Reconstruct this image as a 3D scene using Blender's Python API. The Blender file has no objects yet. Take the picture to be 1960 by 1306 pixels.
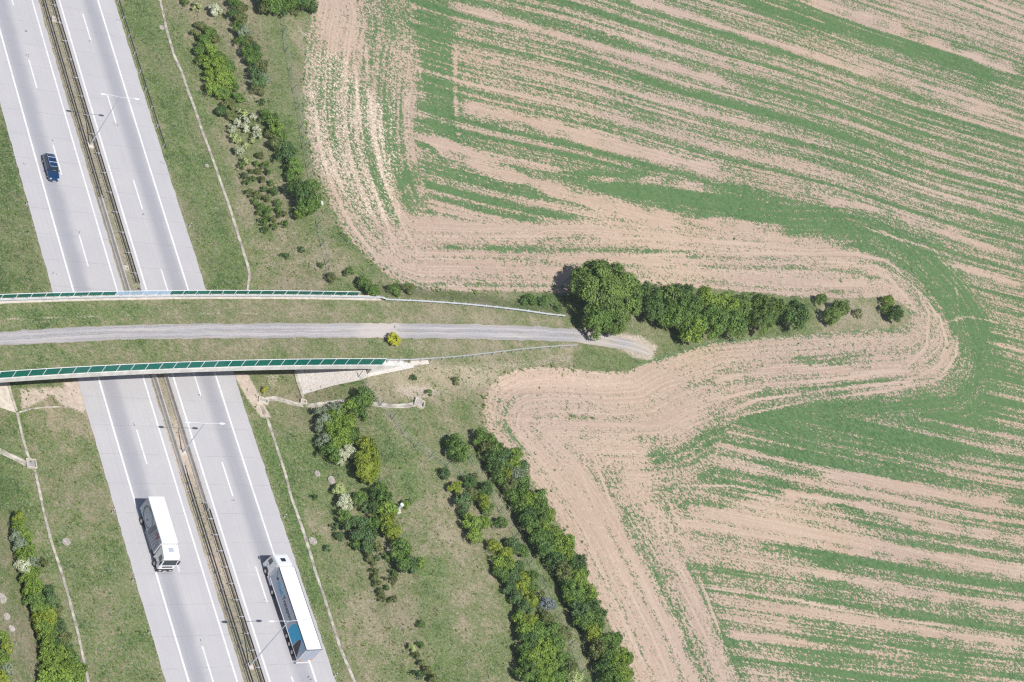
import bpy, bmesh, math, random
import numpy as np
from mathutils import Vector, Matrix
rnd = random.Random(7)
rng = np.random.default_rng(11)
SC = bpy.context.scene
COL = SC.collection
R = math.radians

# ------------------------------------------------------------------ camera
FPX, TAU, RHO, HCAM = 4458.298, 0.9026675, 0.7115794, 243.5689      # focal length in photo pixels, tilt, roll, height (m)
CX, CY = 980.0, 653.0
FW = np.array([0, math.sin(TAU), -math.cos(TAU)])
_r = np.array([1.0, 0, 0]); _u = np.cross(_r, FW)
RT = math.cos(RHO)*_r + math.sin(RHO)*_u
UP = -math.sin(RHO)*_r + math.cos(RHO)*_u
cam = bpy.data.cameras.new('camera'); cob = bpy.data.objects.new('camera', cam); COL.objects.link(cob)
cam.sensor_width = 36; cam.lens = FPX/1960*36; cam.clip_start = 1; cam.clip_end = 20000
M = Matrix.Identity(4)
for i in range(3):
    M[i][0], M[i][1], M[i][2] = RT[i], UP[i], -FW[i]
M[2][3] = HCAM
cob.matrix_world = M
SC.camera = cob

# ------------------------------------------------------------------ sky, sun, exposure
SUN_EL, SUN_AZ = 59.2, 137.7           # degrees; azimuth clockwise from +Y
w = bpy.data.worlds.new('World'); SC.world = w; w.use_nodes = True
nt = w.node_tree; nt.nodes.clear()
o_ = nt.nodes.new('ShaderNodeOutputWorld'); bg = nt.nodes.new('ShaderNodeBackground'); sk = nt.nodes.new('ShaderNodeTexSky')
sk.sky_type = 'NISHITA'; sk.sun_disc = False; sk.sun_elevation = R(SUN_EL); sk.sun_rotation = R(SUN_AZ)
bg.inputs['Strength'].default_value = 0.085
nt.links.new(sk.outputs[0], bg.inputs[0]); nt.links.new(bg.outputs[0], o_.inputs[0])
sl = bpy.data.lights.new('sun', 'SUN'); sl.energy = 4.9; sl.angle = R(0.5); sl.color = (1, 0.955, 0.89)
so_ = bpy.data.objects.new('sun', sl); COL.objects.link(so_)
sd = Vector((math.sin(R(SUN_AZ))*math.cos(R(SUN_EL)), math.cos(R(SUN_AZ))*math.cos(R(SUN_EL)), math.sin(R(SUN_EL))))
so_.rotation_euler = sd.to_track_quat('Z', 'Y').to_euler()
SC.view_settings.view_transform = 'Standard'; SC.view_settings.look = 'None'
SC.view_settings.exposure = -0.06; SC.view_settings.gamma = 1
SC.cycles.use_denoising = False; SC.cycles.filter_width = 1.25
SC.cycles.max_bounces = 6; SC.cycles.transparent_max_bounces = 12

# ------------------------------------------------------------------ geometry of the place
def unproj(px, py, h=0.0):
    px = np.asarray(px, float); py = np.asarray(py, float)
    d = FW[None] + ((px.ravel()-CX)/FPX)[:, None]*RT[None] - ((py.ravel()-CY)/FPX)[:, None]*UP[None]
    t = (np.asarray(h, float).ravel()-HCAM)/d[:, 2]
    return np.stack([d[:, 0]*t, d[:, 1]*t], -1)
def proj(X):
    X = np.atleast_2d(X); d = X-np.array([0, 0, HCAM]); z = d@FW
    return np.stack([CX+FPX*(d@RT)/z, CY-FPX*(d@UP)/z], -1)
PSI, X0, Y0, C1, C2 = 2.27766132, -97.8078824, 290.561484, -1.71713e-4, -2.50803e-7
_S = np.arange(-700, 1000, 0.5)
_TH = PSI + C1*np.clip(_S, -60, 200) + C2*np.clip(_S, -60, 200)**2
_sx = np.concatenate([[0], np.cumsum(0.5*(np.sin(_TH[1:])+np.sin(_TH[:-1]))*0.5)])
_sy = np.concatenate([[0], np.cumsum(0.5*(np.cos(_TH[1:])+np.cos(_TH[:-1]))*0.5)])
_k = np.argmin(abs(_S)); _sx = _sx-_sx[_k]+X0; _sy = _sy-_sy[_k]+Y0
DL0 = -4.918            # phase of the left carriageway's dashes
# s runs along the motorway (down the picture), o is the offset across it (to the right in the picture), centred on the left carriageway's dashes
def xy(s, o):
    s = np.asarray(s, float); o = np.asarray(o, float)+0.033
    th = np.interp(s, _S, _TH)
    return np.stack([np.interp(s, _S, _sx)-o*np.cos(th), np.interp(s, _S, _sy)+o*np.sin(th)], -1)
def so(P):
    P = np.atleast_2d(P)[:, :2]
    s = (P[:, 0]-X0)*math.sin(PSI)+(P[:, 1]-Y0)*math.cos(PSI)
    for _ in range(4):
        th = np.interp(s, _S, _TH)
        s = s+(P[:, 0]-np.interp(s, _S, _sx))*np.sin(th)+(P[:, 1]-np.interp(s, _S, _sy))*np.cos(th)
    th = np.interp(s, _S, _TH)
    v = P-np.stack([np.interp(s, _S, _sx), np.interp(s, _S, _sy)], -1)
    return s, -(v[:, 0]*np.cos(th)-v[:, 1]*np.sin(th))-0.033
def head(s): return float(np.interp(s, _S, _TH))
def sst(x, a, b):
    t = np.clip((x-a)/(b-a), 0, 1); return t*t*(3-2*t)
# bridge edges: s as a function of o
ZD = 7.4                # top of the bridge's edge beams
ZF = 6.1                # level of the fields
_q = so(unproj([0, 187, 400, 550, 720], [726, 715, 705.5, 701.3, 700.5], [ZD]*5)); PS = np.polyfit(_q[1], _q[0], 2)
_q = so(unproj([0, 245, 490, 720], [582, 575, 573, 576], [ZD]*4)); PN = np.polyfit(_q[1], _q[0], 2)
def s_south(o): return np.polyval(PS, np.clip(o, -70, 56))
def s_north(o): return np.polyval(PN, np.clip(o, -70, 56))-1.0
def terrain(P):
    s, o = so(P)
    a = np.interp(s, [-400, 50, 62, 76, 86, 400], [29.8, 29.8, 30.2, 30.2, 25.5, 25.5])
    b = np.interp(s, [-400, 50, 62, 76, 90, 400], [44.5, 44.5, 43.5, 43.5, 44, 47])
    t = np.clip((o-a)/(b-a), 0, 1); zr = ZF*(0.45*t+0.55*t*t*(3-2*t))
    al, bl = -20.5, -35.0
    t = np.clip((o-al)/(bl-al), 0, 1); zl = ZF*(0.45*t+0.55*t*t*(3-2*t))
    z = np.where(o > 0, zr, zl)
    # embankment carrying the track from the bridge into the field
    mid = 0.5*(s_south(o)+s_north(o))
    hw = np.interp(o, [46, 85, 110], [6.6, 5.2, 4])
    wv = 1-sst(abs(s-mid), hw, hw+4.5)
    z = z+(ZD-ZF)*wv*sst(o, 42.4, 45.8)*(1-sst(o, 78, 102))
    z = z+(ZD-ZF)*wv*(1-sst(o, -46, -42))
    # gentle swell of the field
    f = sst(o, 55, 90)
    z = z+f*(0.5*np.sin(P[:, 0]*0.035+1)*np.cos(P[:, 1]*0.03)+0.25*np.sin(P[:, 0]*0.09+P[:, 1]*0.06))
    return z
def ground(px, py, it=22):
    px = np.asarray(px, float).ravel(); py = np.asarray(py, float).ravel()
    z = np.full(px.shape, 2.0)
    for k in range(it):
        P = unproj(px, py, z); zn = terrain(P); z = z+(zn-z)*(0.8 if k < 8 else 0.45)
    P = unproj(px, py, z)
    return np.column_stack([P, terrain(P)])
def gp(px, py):
    return Vector(ground([px], [py])[0])
def at(px, py, h):
    P = unproj([px], [py], [h])[0]; return Vector((P[0], P[1], h))

# ------------------------------------------------------------------ object helpers
def tag(o, label=None, cat=None, group=None, kind=None):
    if label: o['label'] = label
    if cat: o['category'] = cat
    if group: o['group'] = group
    if kind: o['kind'] = kind
    return o
def link(o, parent=None):
    COL.objects.link(o)
    if parent is not None: o.parent = parent
    return o
def empty(name, loc=(0, 0, 0), rz=0.0, label=None, cat=None, group=None):
    o = bpy.data.objects.new(name, None); o.location = loc; o.rotation_euler = (0, 0, rz); o.empty_display_size = 0.5
    link(o); return tag(o, label, cat, group)
def mesh_np(name, V, F, mat, parent=None, smooth=False):
    me = bpy.data.meshes.new(name); V = np.asarray(V, np.float32)
    F = np.asarray(F, np.int32); n, k = F.shape
    me.vertices.add(len(V)); me.vertices.foreach_set('co', V.ravel())
    me.loops.add(n*k); me.loops.foreach_set('vertex_index', F.ravel())
    me.polygons.add(n); me.polygons.foreach_set('loop_start', np.arange(0, n*k, k, dtype=np.int32))
    me.polygons.foreach_set('loop_total', np.full(n, k, np.int32))
    if smooth: me.polygons.foreach_set('use_smooth', np.ones(n, bool))
    me.update(calc_edges=True); me.materials.append(mat)
    o = bpy.data.objects.new(name, me); return link(o, parent)
def vattr(me, name, arr, typ='FLOAT_VECTOR', dom='POINT'):
    a = me.attributes.new(name, typ, dom)
    key = {'FLOAT_VECTOR': 'vector', 'FLOAT': 'value'}[typ]
    a.data.foreach_set(key, np.asarray(arr, np.float32).ravel())
class MB:
    """collects simple solids and links them as ONE mesh object"""
    def __init__(s): s.bm = bmesh.new()
    def poly(s, pts): return s.bm.faces.new([s.bm.verts.new(p) for p in pts])
    def hexa(s, b, t):      # bottom 4 and top 4 corners, counter-clockwise from above
        vb = [s.bm.verts.new(p) for p in b]; vt = [s.bm.verts.new(p) for p in t]
        s.bm.faces.new(vb[::-1]); s.bm.faces.new(vt)
        for i in range(4): s.bm.faces.new([vb[i], vb[(i+1) % 4], vt[(i+1) % 4], vt[i]])
        return s
    def box(s, x0, x1, y0, y1, z0, z1):
        return s.hexa([(x0, y0, z0), (x1, y0, z0), (x1, y1, z0), (x0, y1, z0)], [(x0, y0, z1), (x1, y0, z1), (x1, y1, z1), (x0, y1, z1)])
    def prism(s, prof, y0, y1):       # profile in (x,z), extruded along y
        a = [s.bm.verts.new((p[0], y0, p[1])) for p in prof]; b = [s.bm.verts.new((p[0], y1, p[1])) for p in prof]
        s.bm.faces.new(a); s.bm.faces.new(b[::-1]); n = len(prof)
        for i in range(n): s.bm.faces.new([a[(i+1) % n], a[i], b[i], b[(i+1) % n]])
        return s
    def loft(s, rings, caps=True):
        vs = [[s.bm.verts.new(p) for p in r] for r in rings]; n = len(rings[0])
        for a, b in zip(vs, vs[1:]):
            for i in range(n): s.bm.faces.new([a[i], a[(i+1) % n], b[(i+1) % n], b[i]])
        if caps: s.bm.faces.new(vs[0][::-1]); s.bm.faces.new(vs[-1])
        return s
    def tube(s, p, q, r0, r1=None, n=8):
        p, q = Vector(p), Vector(q); r1 = r0 if r1 is None else r1
        z = (q-p).normalized(); x = z.orthogonal().normalized(); y = z.cross(x)
        ring = lambda c, r: [c+x*(math.cos(2*math.pi*i/n)*r)+y*(math.sin(2*math.pi*i/n)*r) for i in range(n)]
        return s.loft([ring(p, r0), ring(q, r1)])
    def build(s, name, mat, parent=None, bevel=0.0, smooth=False, seg=2):
        if bevel:
            s.bm.normal_update()
            es = [e for e in s.bm.edges if len(e.link_faces) == 2 and e.calc_face_angle(0) > 0.45]
            bmesh.ops.bevel(s.bm, geom=es, offset=bevel, segments=seg, affect='EDGES', clamp_overlap=True)
        bmesh.ops.recalc_face_normals(s.bm, faces=s.bm.faces)
        me = bpy.data.meshes.new(name); s.bm.to_mesh(me); s.bm.free()
        if smooth:
            for p in me.polygons: p.use_smooth = True
        me.materials.append(mat)
        return link(bpy.data.objects.new(name, me), parent)
def copy_tree(o, parent=None):
    c = o.copy(); link(c, parent)
    for ch in list(o.children): copy_tree(ch, c)
    return c

# ------------------------------------------------------------------ material helpers
class NT:
    def __init__(s, m): s.t = m.node_tree; s.n = s.t.nodes; s.l = s.t.links
    def put(s, sock, v):
        if isinstance(v, bpy.types.NodeSocket): s.l.new(v, sock)
        elif isinstance(v, (tuple, list)) and len(v) == 3 and sock.type == 'RGBA': sock.default_value = (*v, 1)
        else: sock.default_value = v
    def math(s, op, a, b=None, c=None, clamp=False):
        n = s.n.new('ShaderNodeMath'); n.operation = op; n.use_clamp = clamp
        for i, v in enumerate((a, b, c)):
            if v is not None: s.put(n.inputs[i], v)
        return n.outputs[0]
    def mix(s, f, a, b, mode='MIX'):
        n = s.n.new('ShaderNodeMix'); n.data_type = 'RGBA'; n.blend_type = mode; n.clamp_factor = True
        s.put(n.inputs[0], f); s.put(n.inputs[6], a); s.put(n.inputs[7], b); return n.outputs[2]
    def fmix(s, f, a, b):
        n = s.n.new('ShaderNodeMix'); n.data_type = 'FLOAT'; n.clamp_factor = True
        s.put(n.inputs[0], f); s.put(n.inputs[2], a); s.put(n.inputs[3], b); return n.outputs[0]
    def noise(s, vec, scale, detail=2.0, rough=0.5, dist=0.0, dim='3D'):
        n = s.n.new('ShaderNodeTexNoise'); n.noise_dimensions = dim
        s.put(n.inputs['Vector'], vec); n.inputs['Scale'].default_value = scale; n.inputs['Detail'].default_value = detail
        n.inputs['Roughness'].default_value = rough; n.inputs['Distortion'].default_value = dist
        return n.outputs['Fac']
    def voro(s, vec, scale, feat='F1', out='Distance'):
        n = s.n.new('ShaderNodeTexVoronoi'); n.feature = feat; s.put(n.inputs['Vector'], vec); n.inputs['Scale'].default_value = scale
        return n.outputs[out]
    def ss(s, x, a, b):      # smooth step from a to b
        n = s.n.new('ShaderNodeMapRange'); n.interpolation_type = 'SMOOTHSTEP'
        s.put(n.inputs[0], x); s.put(n.inputs[1], a); s.put(n.inputs[2], b); n.inputs[3].default_value = 0; n.inputs[4].default_value = 1
        return n.outputs[0]
    def attr(s, name):
        n = s.n.new('ShaderNodeAttribute'); n.attribute_name = name; return n
    def sep(s, v):
        n = s.n.new('ShaderNodeSeparateXYZ'); s.put(n.inputs[0], v); return n.outputs
    def comb(s, x, y, z=0.0):
        n = s.n.new('ShaderNodeCombineXYZ'); s.put(n.inputs[0], x); s.put(n.inputs[1], y); s.put(n.inputs[2], z); return n.outputs[0]
    def pos(s): return s.n.new('ShaderNodeNewGeometry').outputs['Position']
    def obj(s): return s.n.new('ShaderNodeTexCoord').outputs['Object']
    def bump(s, h, strength, dist=0.1):
        n = s.n.new('ShaderNodeBump'); s.put(n.inputs['Height'], h); n.inputs['Strength'].default_value = strength; n.inputs['Distance'].default_value = dist
        return n.outputs[0]
def newmat(name):
    m = bpy.data.materials.new(name); m.use_nodes = True; t = NT(m); b = m.node_tree.nodes['Principled BSDF']
    return m, t, b
def M_(name, col, rough=0.6, metal=0.0, var=0.12, scale=1.5, coat=0.0, space='obj', bump=0.0):
    m, t, b = newmat(name)
    v = t.obj() if space == 'obj' else t.pos()
    n = t.noise(v, scale, 4, 0.6)
    d = tuple(c*(1-var) for c in col); e = tuple(min(1, c*(1+var)) for c in col)
    t.put(b.inputs['Base Color'], t.mix(t.ss(n, 0.3, 0.7), d, e))
    b.inputs['Roughness'].default_value = rough; b.inputs['Metallic'].default_value = metal
    b.inputs['Coat Weight'].default_value = coat
    if bump: t.put(b.inputs['Normal'], t.bump(t.noise(v, scale*6, 3), bump, 0.03))
    return m

MAT = dict(
 concrete=M_('concrete', (.66, .64, .61), .85, var=.14, scale=.8, bump=.3, space='pos'),
 pale_concrete=M_('pale_concrete', (.62, .56, .49), .85, var=.16, scale=1.4, bump=.3, space='pos'),
 lid=M_('worn_lid', (.40, .355, .325), .9, var=.3, scale=2.5, space='pos'),
 drain=M_('drain_concrete', (.43, .40, .35), .9, var=.38, scale=.9, bump=.3, space='pos'),
 grey_concrete=M_('grey_concrete', (.36, .36, .36), .85, var=.14, scale=1.2, bump=.3, space='pos'),
 barrier=M_('barrier_concrete', (.45, .43, .41), .85, var=.12, scale=1.0, space='pos'),
 galv=M_('galvanised_steel', (.66, .69, .73), .42, .3, var=.1, scale=2, space='pos'),
 rail=M_('rail_steel', (.40, .42, .45), .5, .5, var=.15, scale=1.2, space='pos'),
 dark_rail=M_('dark_rail_and_shadow', (.125, .13, .145), .6, .3, var=.25, scale=1.5, space='pos'),  # dark steel; the shadow along the beams is put into this colour
 white_paint=M_('road_paint', (.76, .77, .78), .6, var=.10, scale=.8, space='pos'),
 white_metal=M_('white_metal', (.8, .82, .84), .4, var=.03),
 lamp_grey=M_('lamp_grey', (.55, .6, .68), .45, .3, var=.05),
 lamp_white=M_('lamp_white', (.74, .76, .79), .4, var=.03),
 truck_white=M_('truck_white', (.84, .85, .87), .38, var=.02, coat=.3),
 truck_side_grey=M_('curtain_grey', (.40, .44, .53), .5, var=.05, scale=.8),
 dark_trim=M_('dark_trim', (.03, .028, .035), .5, var=.2),
 rubber=M_('rubber', (.022, .022, .024), .8, var=.2),
 rim=M_('rim_metal', (.5, .5, .52), .35, .8, var=.05),
 dark_glass=M_('dark_glass', (.02, .035, .045), .08, var=.1, coat=.5),
 car_blue=M_('car_blue', (.012, .06, .165), .18, .35, var=.08, coat=1.0),
 cyan=M_('cyan_print', (.0, .38, .66), .45, var=.05),
 teal=M_('teal_print', (.03, .36, .45), .45, var=.05),
 black_print=M_('black_print', (.02, .018, .022), .5, var=.1),
 ink_grey=M_('ink_grey', (.15, .16, .20), .5, var=.2),
 pale_print=M_('pale_print', (.42, .45, .54), .5, var=.1),
 mid_print=M_('mid_print', (.22, .24, .30), .5, var=.15),
 sky_print=M_('sky_print', (.25, .40, .55), .5, var=.08),
 red=M_('red_lamp', (.45, .03, .03), .35, var=.05),
 orange=M_('orange_lamp', (.75, .25, .04), .35, var=.05),
 red_print=M_('red_print', (.32, .06, .08), .5, var=.1),
 chrome=M_('headlamp', (.75, .78, .8), .15, .3, var=.02),
 fence_green=M_('fence_green', (.02, .12, .08), .6, var=.15),
 wood=M_('bark', (.13, .10, .07), .9, var=.25, scale=3),
 tar=M_('tar_patch', (.06, .06, .07), .9, var=.2, scale=6, space='pos'),
)

def glass_mat(name, tint, solid, mixf, rough=.12):
    m, t, b = newmat(name)
    n = t.noise(t.pos(), 1.2, 3)
    t.put(b.inputs['Base Color'], t.mix(n, solid, tuple(c*1.5 for c in solid))); b.inputs['Roughness'].default_value = rough
    tr = t.n.new('ShaderNodeBsdfTransparent'); tr.inputs[0].default_value = (*tint, 1)
    mx = t.n.new('ShaderNodeMixShader'); mx.inputs[0].default_value = mixf
    t.l.new(tr.outputs[0], mx.inputs[1]); t.l.new(b.outputs[0], mx.inputs[2]); t.l.new(mx.outputs[0], t.n['Material Output'].inputs[0])
    return m
MAT['green_glass'] = glass_mat('green_glass', (.06, .46, .38), (.02, .26, .21), .45)
MAT['thin_glass'] = glass_mat('thin_glass', (.20, .50, .42), (.05, .26, .22), .30)
MAT['clear_glass'] = glass_mat('clear_glass', (.75, .85, .95), (.45, .6, .75), .45, .3)

# ------------------------------------------------------------------ ground sheet: masks digitised as plan shapes, then the shader grows the cover
def seg_dist(PX, PY, pts, closed=False, want_param=False):
    pts = np.asarray(pts, float); best = np.full(PX.shape, 1e9); par = np.zeros(PX.shape); acc = 0.0
    n = len(pts); rngs = range(n if closed else n-1)
    for i in rngs:
        a, b = pts[i], pts[(i+1) % n]; d = b-a; L = math.hypot(*d)
        if L < 1e-9: continue
        t = np.clip(((PX-a[0])*d[0]+(PY-a[1])*d[1])/(L*L), 0, 1)
        dd = np.hypot(PX-a[0]-t*d[0], PY-a[1]-t*d[1])
        if want_param:
            k = dd < best; par[k] = acc+t[k]*L
        best = np.minimum(best, dd); acc += L
    return (best, par) if want_param else best
def inside(PX, PY, pts):
    pts = np.asarray(pts, float); r = np.zeros(PX.shape, bool); n = len(pts)
    for i in range(n):
        x1, y1 = pts[i]; x2, y2 = pts[(i+1) % n]
        if y1 == y2: continue
        c = ((y1 > PY) != (y2 > PY)) & (PX < (x2-x1)*(PY-y1)/(y2-y1)+x1); r ^= c
    return r
def sdist(PX, PY, pts):       # signed distance, positive inside
    d = seg_dist(PX, PY, pts, True); return np.where(inside(PX, PY, pts), d, -d)

# the field's outline in the photograph's own plan
FIELD = [(603, -400), (600, 0), (590, 40), (583, 100), (578, 180), (582, 240), (592, 290), (605, 335), (622, 375), (640, 415), (662, 450), (690, 480), (716, 505), (740, 528), (770, 545), (810, 556),
 (900, 559), (1000, 560), (1050, 560), (1085, 566), (1110, 540), (1200, 540), (1350, 552), (1500, 566), (1600, 572), (1700, 570), (1735, 588), (1742, 612), (1725, 628), (1660, 630), (1600, 634), (1540, 642), (1450, 646), (1360, 652), (1310, 668), (1270, 682), (1235, 692), (1200, 712),
 (1150, 712), (1100, 706), (1040, 702), (990, 706), (955, 722), (930, 750), (922, 790), (930, 820), (950, 850), (985, 890), (1020, 930), (1060, 985), (1100, 1060), (1140, 1140), (1180, 1220), (1215, 1306), (1400, 1700), (2800, 1700), (2800, -400)]
# (polygon, plant cover, straw, follows field edge)
def rowline(pts, hw, val, soft=6): return ('L', pts, hw, val, soft)
def area(pts, val, soft=10): return ('P', pts, 0, val, soft)
GREEN = [
 area([(560, -60), (690, -60), (720, 150), (790, 260), (830, 420), (800, 510), (690, 490), (620, 400), (570, 250)], .50, 16),
 area([(600, -60), (690, -60), (690, 110), (650, 120), (610, 60)], .20, 16),
 area([(650, 100), (700, 100), (728, 250), (660, 250)], .40, 12),
 area([(690, -60), (860, -60), (880, 110), (886, 280), (820, 240), (760, 320), (715, 150)], .62, 12),
 area([(735, 60), (790, 60), (800, 180), (770, 300), (740, 200)], .42, 14),
 area([(790, -60), (845, -60), (868, 60), (880, 180), (884, 278), (822, 240), (805, 120)], .82, 8),
 area([(600, 300), (700, 320), (800, 420), (800, 500), (690, 480), (640, 420)], .34, 16),
 area([(822, 286), (900, 310), (1000, 345), (1090, 375), (1000, 385), (880, 412), (775, 392), (768, 330)], .80, 12),
 area([(760, 350), (900, 380), (1000, 395), (1180, 400), (1300, 420), (1150, 425), (980, 430), (800, 425)], .52, 10),
 area([(796, 418), (1000, 428), (1180, 415), (1300, 438), (1480, 448), (1640, 478), (1720, 530), (1760, 590), (1700, 575), (1500, 566), (1100, 560), (820, 560), (700, 500)], .24, 16),
 area([(795, 420), (1010, 430), (1000, 446), (800, 440)], .05, 8),
 rowline([(830, 472), (1000, 478), (1200, 480), (1400, 492), (1560, 498)], 3, .50, 6),
 rowline([(1000, 505), (1300, 510), (1420, 512), (1540, 512), (1640, 520), (1700, 545)], 2.5, .62, 5),
 rowline([(800, 545), (1000, 535), (1080, 530)], 6, .38, 8),
 rowline([(1560, 558), (1680, 562)], 5, .55, 8),
 area([(1080, 330), (1250, 325), (1450, 372), (1600, 400), (1740, 450), (1830, 520), (1895, 600), (1905, 660), (1860, 690), (1810, 620), (1770, 545), (1700, 490), (1600, 460), (1450, 440), (1300, 405), (1150, 372)], .84, 20),
 rowline([(875, 200), (1000, 228), (1200, 285), (1390, 330)], 11, .10, 7),
 rowline([(790, 250), (860, 286), (960, 330), (1100, 378), (1250, 418), (1420, 432), (1520, 455)], 11, .03, 7),
 rowline([(1100, 345), (1250, 345), (1390, 365)], 5, .25, 8),
 area([(1280, 690), (1450, 650), (1740, 632), (1760, 560), (1800, 600), (1835, 660), (1820, 720), (1740, 750), (1500, 775), (1380, 800), (1300, 840), (1200, 830), (1180, 760)], .34, 14),
 area([(1300, 680), (1450, 655), (1560, 650), (1450, 690), (1330, 712)], .30, 12),
 rowline([(1320, 742), (1450, 715), (1560, 700), (1680, 680)], 4, .68, 8),
 rowline([(1500, 700), (1640, 690)], 10, .60, 10),
 rowline([(1380, 760), (1520, 742), (1700, 728), (1790, 700)], 4, .66, 7),
 rowline([(1350, 730), (1500, 705), (1660, 712), (1760, 690)], 4, .02, 6),
 area([(1370, 800), (1500, 765), (1640, 752), (1800, 742), (1850, 700), (1900, 650), (1935, 700), (1925, 800), (1900, 870), (1700, 905), (1570, 905), (1480, 940), (1380, 935), (1310, 900), (1330, 850)], .80, 30),
 area([(1320, 810), (1400, 800), (1450, 850), (1470, 940), (1360, 930), (1300, 900)], .62, 24),
 area([(1930, 640), (2100, 660), (2100, 900), (1890, 900), (1935, 780)], .62, 14),
 area([(900, 700), (1000, 690), (1250, 700), (1330, 760), (1350, 800), (1300, 840), (1280, 900), (1300, 990), (1330, 1100), (1420, 1340), (1200, 1340), (1120, 1140), (1040, 960), (930, 830)], .21, 16),
 rowline([(985, 745), (955, 790), (990, 850), (1040, 880)], 18, .42, 18),
 rowline([(1150, 850), (1175, 940), (1225, 1020), (1260, 1080)], 26, .44, 22),
 area([(1230, 840), (1330, 830), (1380, 930), (1330, 1000), (1260, 960)], .54, 22),
 rowline([(1240, 1030), (1290, 1150), (1330, 1250), (1370, 1340)], 20, .50, 16),
 rowline([(1290, 1020), (1335, 1100), (1372, 1180)], 9, .66, 7),
 rowline([(1368, 1180), (1400, 1240), (1450, 1340)], 10, .92, 6),
 area([(1270, 1000), (1450, 950), (1600, 975), (1700, 1040), (1480, 1040), (1380, 1080), (1340, 1090)], .22, 16),
 rowline([(1480, 945), (1640, 965), (1800, 1010), (2000, 1040)], 9, .05, 6),
 rowline([(1560, 910), (1700, 925), (1960, 975)], 5, .05, 6),
 rowline([(1610, 905), (1760, 930), (1960, 962)], 3, .1, 5),
 rowline([(1380, 985), (1500, 1015), (1650, 1050), (1800, 1070), (2000, 1100)], 10, .12, 8),
 rowline([(1340, 1060), (1560, 1095), (1760, 1140), (2000, 1165)], 7, .12, 8),
 rowline([(1400, 1140), (1600, 1180), (1800, 1215), (2000, 1245)], 7, .14, 8),
 area([(1340, 1050), (1560, 1050), (1500, 1340), (1440, 1340)], .36, 30),
 area([(1300, -60), (1540, -60), (2100, 170), (2100, 250), (1700, 120), (1500, 60)], .62, 20),
 rowline([(1395, -10), (1520, 28), (1660, 72), (1960, 170)], 12, .92, 6),
 rowline([(1500, -15), (1700, 50), (1960, 140)], 8, .06, 5),
 area([(1560, -60), (2100, -60), (2100, 130), (1800, 60)], .38, 20),
 rowline([(1180, -10), (1400, 60), (1700, 150), (1960, 235)], 6, .12, 6),
 rowline([(860, 6), (1040, 62), (1300, 130), (1600, 218), (1960, 320)], 5, .12, 7),
 area([(1400, 120), (1960, 300), (1960, 420), (1700, 350), (1450, 290)], .60, 30),
 area([(1760, 400), (2050, 470), (2050, 640), (1900, 620), (1850, 540)], .58, 20),
 rowline([(1560, 380), (1700, 405), (1850, 460), (1960, 500)], 4, .14, 6),
 rowline([(1800, 500), (1900, 530), (1980, 560)], 6, .16, 6),
 rowline([(870, 60), (872, 190), (880, 285)], 2, .15, 5),
]
TRACKS = [ # wheel marks: pale compacted soil
 ([(1200, 488), (1450, 486), (1640, 487), (1700, 500), (1750, 545), (1778, 600), (1775, 660), (1740, 700), (1640, 722), (1480, 742), (1340, 770)], 2.2),
 ([(1560, 500), (1640, 505), (1700, 530), (1735, 570), (1760, 610)], 2.0),
 ([(1765, 565), (1800, 610), (1812, 655), (1800, 700), (1740, 730), (1600, 745), (1450, 765), (1340, 810), (1290, 830)], 2.6),
 ([(1835, 612), (1830, 680), (1800, 725), (1700, 748), (1560, 765), (1420, 795), (1340, 830)], 2.6),
 ([(1790, 645), (1810, 618), (1850, 606), (1900, 615), (1960, 640)], 2.0),
 ([(1600, 420), (1700, 450), (1790, 480), (1830, 540), (1838, 610)], 1.6),
 ([(676, 60), (682, 160), (690, 240), (705, 330), (740, 430), (780, 520)], 2.6),
 ([(699, 60), (704, 160), (713, 240), (730, 330), (770, 430), (810, 500)], 2.6),
 ([(603, 190), (612, 280), (635, 360), (672, 430), (740, 520)], 2.4),
 ([(800, 100), (808, 170), (815, 230)], 1.8),
 ([(800, 452), (1100, 452), (1400, 465), (1620, 470)], 1.4),
 ([(1130, 860), (1180, 990), (1250, 1150), (1330, 1310)], 2.5),
 ([(1100, 870), (1150, 1000), (1220, 1160), (1290, 1310)], 2.5),
 ([(960, 790), (1050, 900), (1120, 1020), (1190, 1180), (1250, 1310)], 2.2),
 ([(1280, 930), (1400, 930), (1480, 945), (1640, 960)], 3.5),
 ([(950, 800), (1100, 810), (1250, 815), (1340, 800)], 3),
 ([(1290, 1000), (1340, 1110), (1385, 1230), (1425, 1320)], 2.2),
 ([(1320, 1120), (1500, 1145), (1700, 1185), (1960, 1215)], 2.0),
 ([(1360, 1180), (1560, 1215), (1760, 1250), (1960, 1270)], 2.0),
]
STRAW = [
 area([(585, 90), (660, 100), (735, 220), (760, 330), (770, 430), (690, 420), (610, 330), (582, 220)], .75, 16),
 area([(690, 160), (760, 200), (770, 330), (720, 340)], .9, 14),
 area([(1180, 60), (1320, 80), (1300, 130), (1200, 110)], .25, 20),
 area([(1300, 960), (1480, 950), (1560, 1000), (1380, 1040)], .2, 20),
]
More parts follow.
